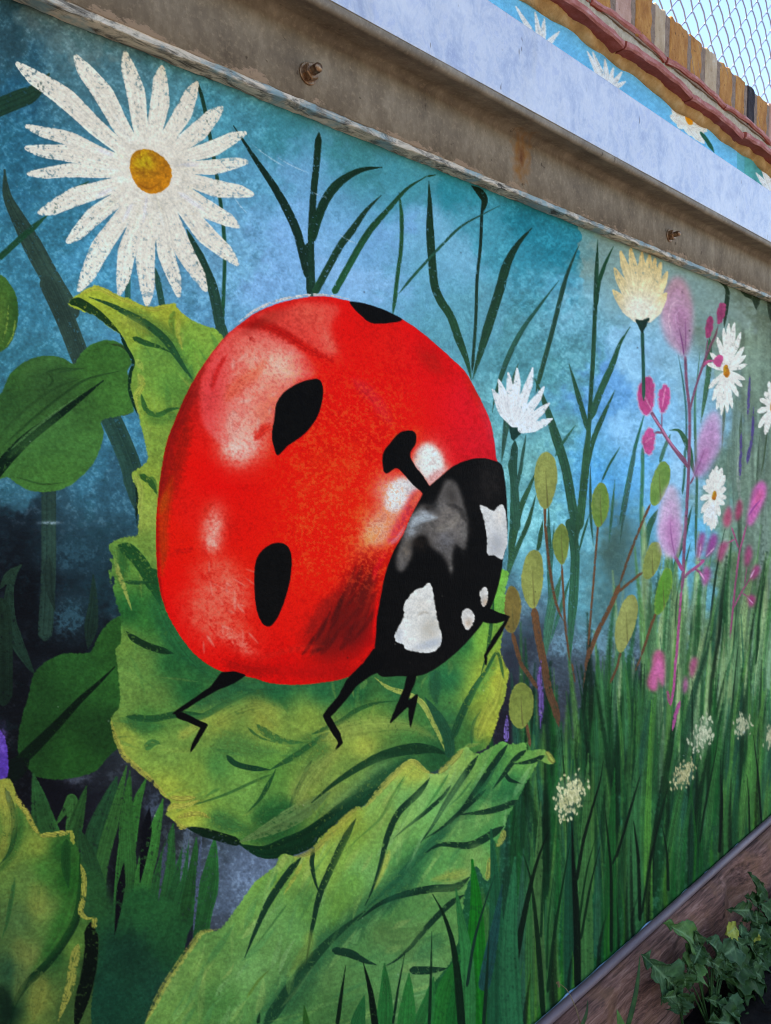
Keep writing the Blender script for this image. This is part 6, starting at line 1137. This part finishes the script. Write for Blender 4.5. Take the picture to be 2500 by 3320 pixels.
# ============================================================ CHAIN-LINK FENCE ON THE WALL
fence = thing('chain_link_fence', 'galvanised chain-link fence standing on top of the brick coping', 'fence', W(2.4, 1.05, 1.165))
bpy.context.view_layer.update()
cw, ch = .0340, .0350; rows_ = 36; xs0 = .75 * K
paths = []
for ph in (0, 1):
    P = []
    for kk in range(rows_):
        hi = (kk + ph) % 2; zc_ = kk * ch
        P.append(Vector((.5 * cw, (.0042 if hi else -.0042), zc_ - ch / 2)))
        for dz, fx, fy in ((-.0028, .93, 1), (0, 1.05, 0), (.0028, .93, -1)):
            xx_ = (fx if hi else 1 - fx) * cw
            P.append(Vector((xx_, fy * .0026 * (1 if hi else -1), zc_ + dz)))
    paths.append(tube(P, .0018, 6))
meshes = []
for v_, f_ in paths:
    me = bpy.data.meshes.new('wire'); me.from_pydata([tuple(q) for q in v_], [], f_); me.update(); me.materials.append(WIRE.m); me.polygons.foreach_set('use_smooth', [True] * len(me.polygons)); meshes.append(me)
base = W(0, 1.05, 1.163)
for i in range(100):
    o = bpy.data.objects.new('wire', meshes[i % 2]); col.objects.link(o); o.location = (xs0 + i * cw, base.y, base.z); under(o, fence)
v_, f_ = tube([(xs0 - .1, base.y + .006, base.z + .02), (xs0 + 60 * cw, base.y + .006, base.z + .022), (xs0 + 100 * cw, base.y + .006, base.z + .02)], .0016, 6); under(mesh_obj('line_wire', v_, f_, WIRE, None, True), fence)
for xp in (xs0 - .05, xs0 + 100 * cw + .05):
    v_, f_ = tube([(xp, base.y + .03, base.z - .05), (xp, base.y + .03, base.z + 1.3)], .024, 16); under(mesh_obj('post', v_, f_, WIRE, None, True), fence)

# ============================================================ FOOT OF THE WALL: PIPE, SLEEPER, BED
pts = [W(X, .9870 + .0012 * math.sin(X * 3.1), -1.3655 + .0015 * math.sin(X * 2.3 + 1)) for X in np.arange(-2, 9, .1)]
v_, f_ = tube(pts, .0119 * K, 16); pipe = mesh_obj('conduit_pipe', v_, f_, PIPE, None, True); tag(pipe, 'thin mauve-grey pipe running along the foot of the mural', 'pipe')
extrude_profile('paint_drip', [(.9995, -1.3585), (.9965, -1.3595), (.9935, -1.363), (.9995, -1.366)], list(np.arange(-2, 9, .02)), DRIP, wall, jit=lambda X, k: (0, 0, (.0035 * max(0, math.sin(X * 29) + math.sin(X * 47 + 2) - .4)) * (1 if k < 2 else 0) - (.004 if k < 2 else 0)), smooth=True)
def sleeper(x0, x1, label, seed):
    r = np.random.RandomState(seed); xs = np.arange(x0, x1 + .001, .03)
    prof = [(.9985, -1.3790), (.975, -1.3785), (.950, -1.3795), (.934, -1.383), (.9275, -1.392), (.925, -1.43), (.923, -1.48), (.921, -1.54), (.920, -1.62), (.9205, -1.72), (.9985, -1.72)]
    gou = [(r.uniform(x0, x1), r.uniform(.03, .14), r.uniform(.004, .018)) for _ in range(int((x1 - x0) * 7))]
    def jit(X, k):
        g = sum(a * math.exp(-((X - c) / w)**2) for c, w, a in gou)
        e = 1 if 2 <= k <= 7 else 0
        return (0, e * (g * (.5 if k in (2, 7) else 1) + .0015 * math.sin(X * 60 + k * 2) + .001 * math.sin(X * 140 + k)), (-g * .5 if k in (2, 3, 4) else 0) + .0007 * math.sin(X * 75 + k * 1.7) * e)
    o = extrude_profile('timber_sleeper', prof, list(xs), WOOD, None, jit=jit, smooth=True); return tag(o, label, 'sleeper')
sleeper(-2.0, 5.2, 'gouged brown timber sleeper edging the planting bed', 5)
SOILH = -1.66
n_ = 40; V_, F2 = [], []
for a in range(n_ + 1):
    for b in range(13):
        X = -2 + 9 * a / n_; D = .935 - .62 * b / 12
        V_.append(W(X, D, SOILH + rs.uniform(-.012, .012)))
for a in range(n_):
    for b in range(12): F2.append((a * 13 + b, (a + 1) * 13 + b, (a + 1) * 13 + b + 1, a * 13 + b + 1))
soil = mesh_obj('soil_bed', V_, F2, SOIL, None, True); soil['kind'] = 'structure'
clods = bmesh.new()
for q in range(420):
    p = W(rs.uniform(1.0, 5), .925 - .5 * rs.rand() ** 1.3, SOILH); s_ = rs.uniform(.003, .012)
    bmesh.ops.create_icosphere(clods, subdivisions=1, radius=s_, matrix=Matrix.Translation(p) @ Matrix.Rotation(rs.uniform(0, 6), 4, 'Z') @ Matrix.Diagonal((1, rs.uniform(.5, 1), rs.uniform(.4, .9), 1)))
o = bm_obj('soil_crumbs', clods, SOIL); o['kind'] = 'stuff'; tag(o, 'dark crumbs of earth scattered over the planting bed', 'soil')
o = extrude_profile('bed_board', [(.315, -1.95), (.290, -1.95), (.290, -1.62), (.315, -1.62)], [-2, 7], WOOD, None); tag(o, 'outer timber board holding the planting bed', 'board')

# ------------------------------------------------------------ leafy plants
def leaf_mesh(p0, p1, width, bend, lobes, seed, normal, mat, curl=.25, serr=.12):
    """a lobed, wavy leaf from stalk end p0 to tip p1 (world points); width in metres"""
    r = np.random.RandomState(seed); L = (p1 - p0).length; t = (p1 - p0).normalized()
    s = t.cross(normal).normalized(); nn = s.cross(t).normalized()
    nu, nv = 34, 14; V_, F2, vein = [], [], []
    ph = r.uniform(0, 6, 4)
    for i in range(nu + 1):
        u = i / nu
        prof = (math.sin(min(1, u * 1.08) ** .62 * math.pi) ** .75 if u < .92 else max(.02, math.sin(.92 * 1.08 ** .62 * math.pi) ** .75 if False else (1 - u) / .08 * .45 + .05)) if u > 0 else .05
        prof = max(prof, .06) * (.45 + .55 * min(1, u * 2.2))
        spine = p0 + t * (u * L) + nn * (bend * L * math.sin(u * math.pi) - bend * .6 * L * u * u)
        for j in range(nv + 1):
            v = j / nv * 2 - 1; sd = 0 if v < 0 else 1
            tri = abs(((u * 11 + ph[2 + sd]) % 1) * 2 - 1) - .5
            lob = 1 + lobes * (.7 * math.sin(u * 15 + ph[sd]) + .3 * math.sin(u * 27 + ph[1 - sd])) * abs(v) ** 1.5 + serr * 1.5 * tri * abs(v) ** 3
            wv = v * width / 2 * prof * lob
            up = nn * (curl * width * abs(v) ** 1.6 * .5 + width * .07 * abs(v) ** 2 * math.sin(u * 16 + ph[sd] + v * 2) + width * .015 * math.sin(u * 30 + v * 7))
            V_.append(spine + s * wv + up); vein.append(max(0, 1 - abs(v) * 9) if abs(v) < .12 else (.45 if abs((u * 7 + abs(v) * 1.3) % 1 - .5) < .05 and abs(v) < .8 else 0))
    for i in range(nu):
        for j in range(nv): a = i * (nv + 1) + j; F2.append((a, a + 1, a + nv + 2, a + nv + 1))
    o = mesh_obj('leaf', V_, F2, mat, None, True)
    at_v = o.data.attributes.new('vein', 'FLOAT', 'POINT'); at_v.data.foreach_set('value', vein)
    sm = o.modifiers.new('thickness', 'SOLIDIFY'); sm.thickness = .0006
    return o
N0 = Vector((-.35, -.75, .62)).normalized()
def plant(label, root_px, root_D, leaves, group=None):
    root = at(root_px[0], root_px[1], root_D); zs = CAM_Z + SOILH * K
    root = Vector((root.x, root.y, zs))
    pl_ = thing('leafy_plant', label, 'plant', root, group); bpy.context.view_layer.update()
    for q, (b, tpt, Db, Dt, wpx, m_, *rest) in enumerate(leaves):
        p0, p1 = at(b[0], b[1], Db), at(tpt[0], tpt[1], Dt)
        depth = abs((p0 - Vector((0, -K, CAM_Z))).dot(Vector(VF))); w = wpx * 1.12 / FPX * depth
        sd = int(b[0] * 3 + tpt[1]) % 9999; rr = np.random.RandomState(sd)
        nrm = (N0 + Vector(rr.uniform(-.35, .35, 3))).normalized()
        under(leaf_mesh(p0, p1, w, rest[0] if rest else .12, .32, sd, nrm, m_), pl_)
        mid = (p0 + root) / 2 + Vector((0, 0, .01)); v_, f_ = tube([p0, p0.lerp(mid, .5) + Vector((0, 0, .004)), mid, root], [.0012, .0016, .002, .0022], 6)
        under(mesh_obj('stalk', v_, f_, LEAF1, None, True), pl_)
plant('lobed leafy seedling leaning on the timber sleeper', (2290, 3260), .87, [((2262, 3090), (2166, 2992), .885, .915, 92, LEAF2), ((2255, 3085), (2205, 3125), .88, .885, 70, LEAF2), ((2258, 3100), (2215, 3190), .875, .865, 92, LEAF2), ((2252, 3095), (2268, 3180), .875, .86, 60, LEAF1), ((2262, 3080), (2250, 3010), .88, .885, 46, LEAF1)])
plant('broad bluish leaf plant with a pale midrib beside the sleeper', (2230, 3300), .86, [((2190, 3220), (2092, 3102), .875, .91, 118, LEAF3), ((2192, 3225), (2208, 3285), .87, .86, 74, LEAF3), ((2195, 3215), (2150, 3160), .875, .88, 70, LEAF1), ((2195, 3225), (2240, 3262), .865, .86, 60, LEAF1), ((2190, 3225), (2150, 3235), .87, .86, 50, LEAF1)])
plant('large serrated dark green plant in the middle of the bed', (2400, 3330), .84, [((2330, 3100), (2290, 3045), .87, .89, 80, LEAF3), ((2332, 3105), (2395, 3040), .87, .875, 100, LEAF3), ((2345, 3170), (2452, 3142), .86, .855, 150, LEAF1), ((2345, 3170), (2425, 3195), .86, .85, 120, LEAF1), ((2345, 3165), (2420, 3095), .865, .87, 120, LEAF1), ((2350, 3175), (2385, 3232), .86, .85, 80, LEAF1), ((2330, 3140), (2320, 3180), .865, .86, 50, LEAF1), ((2340, 3150), (2350, 3090), .865, .87, 80, LEAF1)])
plant('pale grey-green rosette low in the corner of the bed', (2420, 3420), .80, [((2400, 3330), (2335, 3250), .82, .83, 110, LEAF3), ((2410, 3330), (2400, 3240), .82, .835, 90, LEAF3), ((2420, 3330), (2485, 3265), .82, .82, 110, LEAF3), ((2430, 3340), (2540, 3300), .82, .81, 110, LEAF3), ((2390, 3340), (2310, 3310), .82, .82, 110, LEAF1), ((2400, 3350), (2380, 3420), .81, .80, 100, LEAF3), ((2380, 3340), (2330, 3280), .825, .83, 80, LEAF1)])
plant('dark shadowed plant with a drooping yellowing leaf', (2480, 3120), .86, [((2350, 3030), (2388, 3000), .875, .87, 54, LEAF4), ((2470, 3100), (2520, 3030), .86, .86, 120, LEAF1), ((2450, 3060), (2440, 3010), .865, .87, 30, LEAF4), ((2440, 3080), (2400, 3020), .87, .88, 80, LEAF1), ((2470, 3090), (2450, 3150), .86, .85, 70, LEAF1), ((2480, 3090), (2560, 3100), .86, .85, 110, LEAF1), ((2440, 3060), (2480, 2985), .868, .87, 60, LEAF1)])
plant('bushy plant hiding the far stretch of the sleeper', (2520, 3010), .87, [((2450, 2920), (2432, 2828), .885, .895, 56, LEAF1), ((2455, 2925), (2470, 2860), .885, .89, 50, LEAF1), ((2452, 2935), (2420, 2905), .885, .89, 50, LEAF1), ((2500, 2960), (2455, 2918), .88, .885, 66, LEAF3), ((2510, 2960), (2560, 2900), .875, .88, 80, LEAF3), ((2430, 2950), (2368, 2950), .88, .885, 56, LEAF1), ((2435, 2960), (2410, 2985), .88, .88, 50, LEAF1), ((2450, 2950), (2455, 3010), .88, .87, 50, LEAF1), ((2490, 2980), (2540, 2990), .875, .87, 70, LEAF1)])
plant('curled thin-leaved weed between the larger plants', (2310, 3290), .855, [((2300, 3210), (2290, 3160), .865, .87, 24, LEAF1), ((2302, 3215), (2325, 3225), .865, .86, 34, LEAF1), ((2300, 3210), (2305, 3170), .865, .87, 18, LEAF2), ((2290, 3120), (2265, 3105), .87, .872, 34, LEAF1), ((2290, 3125), (2300, 3100), .87, .872, 30, LEAF1)])
for lab, x0, x1, y0, y1, D_, n_l in (('tangle of small dark leaves under the big serrated plant', 2330, 2520, 3180, 3330, .835, 12), ('small shaded leaves sprouting along the foot of the sleeper', 2210, 2400, 3120, 3260, .855, 9), ('dark crowded leaves behind the yellowing leaf', 2400, 2540, 3000, 3130, .865, 11)):
    r = np.random.RandomState(int(x0)); lv_ = []
    for q in range(n_l):
        bx_, by_ = r.uniform(x0, x1), r.uniform(y0, y1); a = r.uniform(-3.0, .2); L = r.uniform(36, 74)
        lv_.append(((bx_, by_), (bx_ + math.cos(a) * L, by_ + math.sin(a) * L), D_, D_ + r.uniform(-.008, .012), r.uniform(36, 66), [LEAF1, LEAF1, LEAF3][r.randint(3)]))
    plant(lab, ((x0 + x1) / 2, y1 + 40), D_ - .01, lv_)
def blade(label, b, t, Db, Dt, wpx, mat, cat='grass'):
    p0, p1 = at(*b, Db), at(*t, Dt); L = (p1 - p0).length; w = wpx / FPX * 1.6 * K; V_, F2 = [], []
    d = (p1 - p0); s = d.cross(Vector((-.5, -.8, .3))).normalized(); nn = s.cross(d).normalized()
    for i in range(13):
        u = i / 12; wd = w * (1 - u ** 1.6) * (.7 + .6 * u) + .0003
        c_ = p0 + d * u + nn * (.06 * L * math.sin(u * 3.1))
        V_ += [c_ - s * wd / 2, c_ - nn * wd * .18, c_ + s * wd / 2]
    for i in range(12):
        for j in range(2): a = i * 3 + j; F2.append((a, a + 1, a + 4, a + 3))
    o = mesh_obj('grass_blade', V_, F2, mat, None, True); sm = o.modifiers.new('thickness', 'SOLIDIFY'); sm.thickness = .0005
    return tag(o, label, cat)
blade('dark upright grass blade standing against the sleeper', (2035, 3330), (2075, 3095), .88, .92, 26, LEAF1); blade('short grass blade near the end of the pipe', (1885, 3330), (1905, 3242), .89, .93, 20, LEAF1); blade('broad pale leaf tip rising from the bottom of the bed', (2030, 3420), (2000, 3272), .85, .87, 60, LEAF2)
pts = [at(1885, 3330, .90), at(1868, 3270, .915), at(1848, 3225, .93), at(1835, 3205, .94), at(1818, 3192, .945), at(1808, 3190, .945)]
dw = thing('dried_weed', 'thin dried flower stalk leaning over the pipe', 'weed', pts[0]); bpy.context.view_layer.update()
v_, f_ = tube(pts, [.0010, .0009, .0008, .0007, .0006, .0006], 6); under(mesh_obj('stem', v_, f_, STRAW, None, True), dw)
bm = bmesh.new()
for q in range(7): bmesh.ops.create_icosphere(bm, subdivisions=1, radius=.0022, matrix=Matrix.Translation(pts[-1] + Vector(rs.uniform(-.003, .003, 3))))
under(bm_obj('flower_head', bm, STRAW), dw)
pts = [at(2425, 3270, .84), at(2428, 3200, .85), at(2432, 3175, .85)]
dw = thing('dead_stalk', 'brown dead stalk and withered leaf in the bed', 'stalk', pts[0]); bpy.context.view_layer.update()
v_, f_ = tube(pts, .0011, 6); under(mesh_obj('stem', v_, f_, STRAW, None, True), dw)
under(leaf_mesh(at(2425, 3262, .84), at(2452, 3240, .84), .03, .2, .2, 77, N0, STRAW), dw)
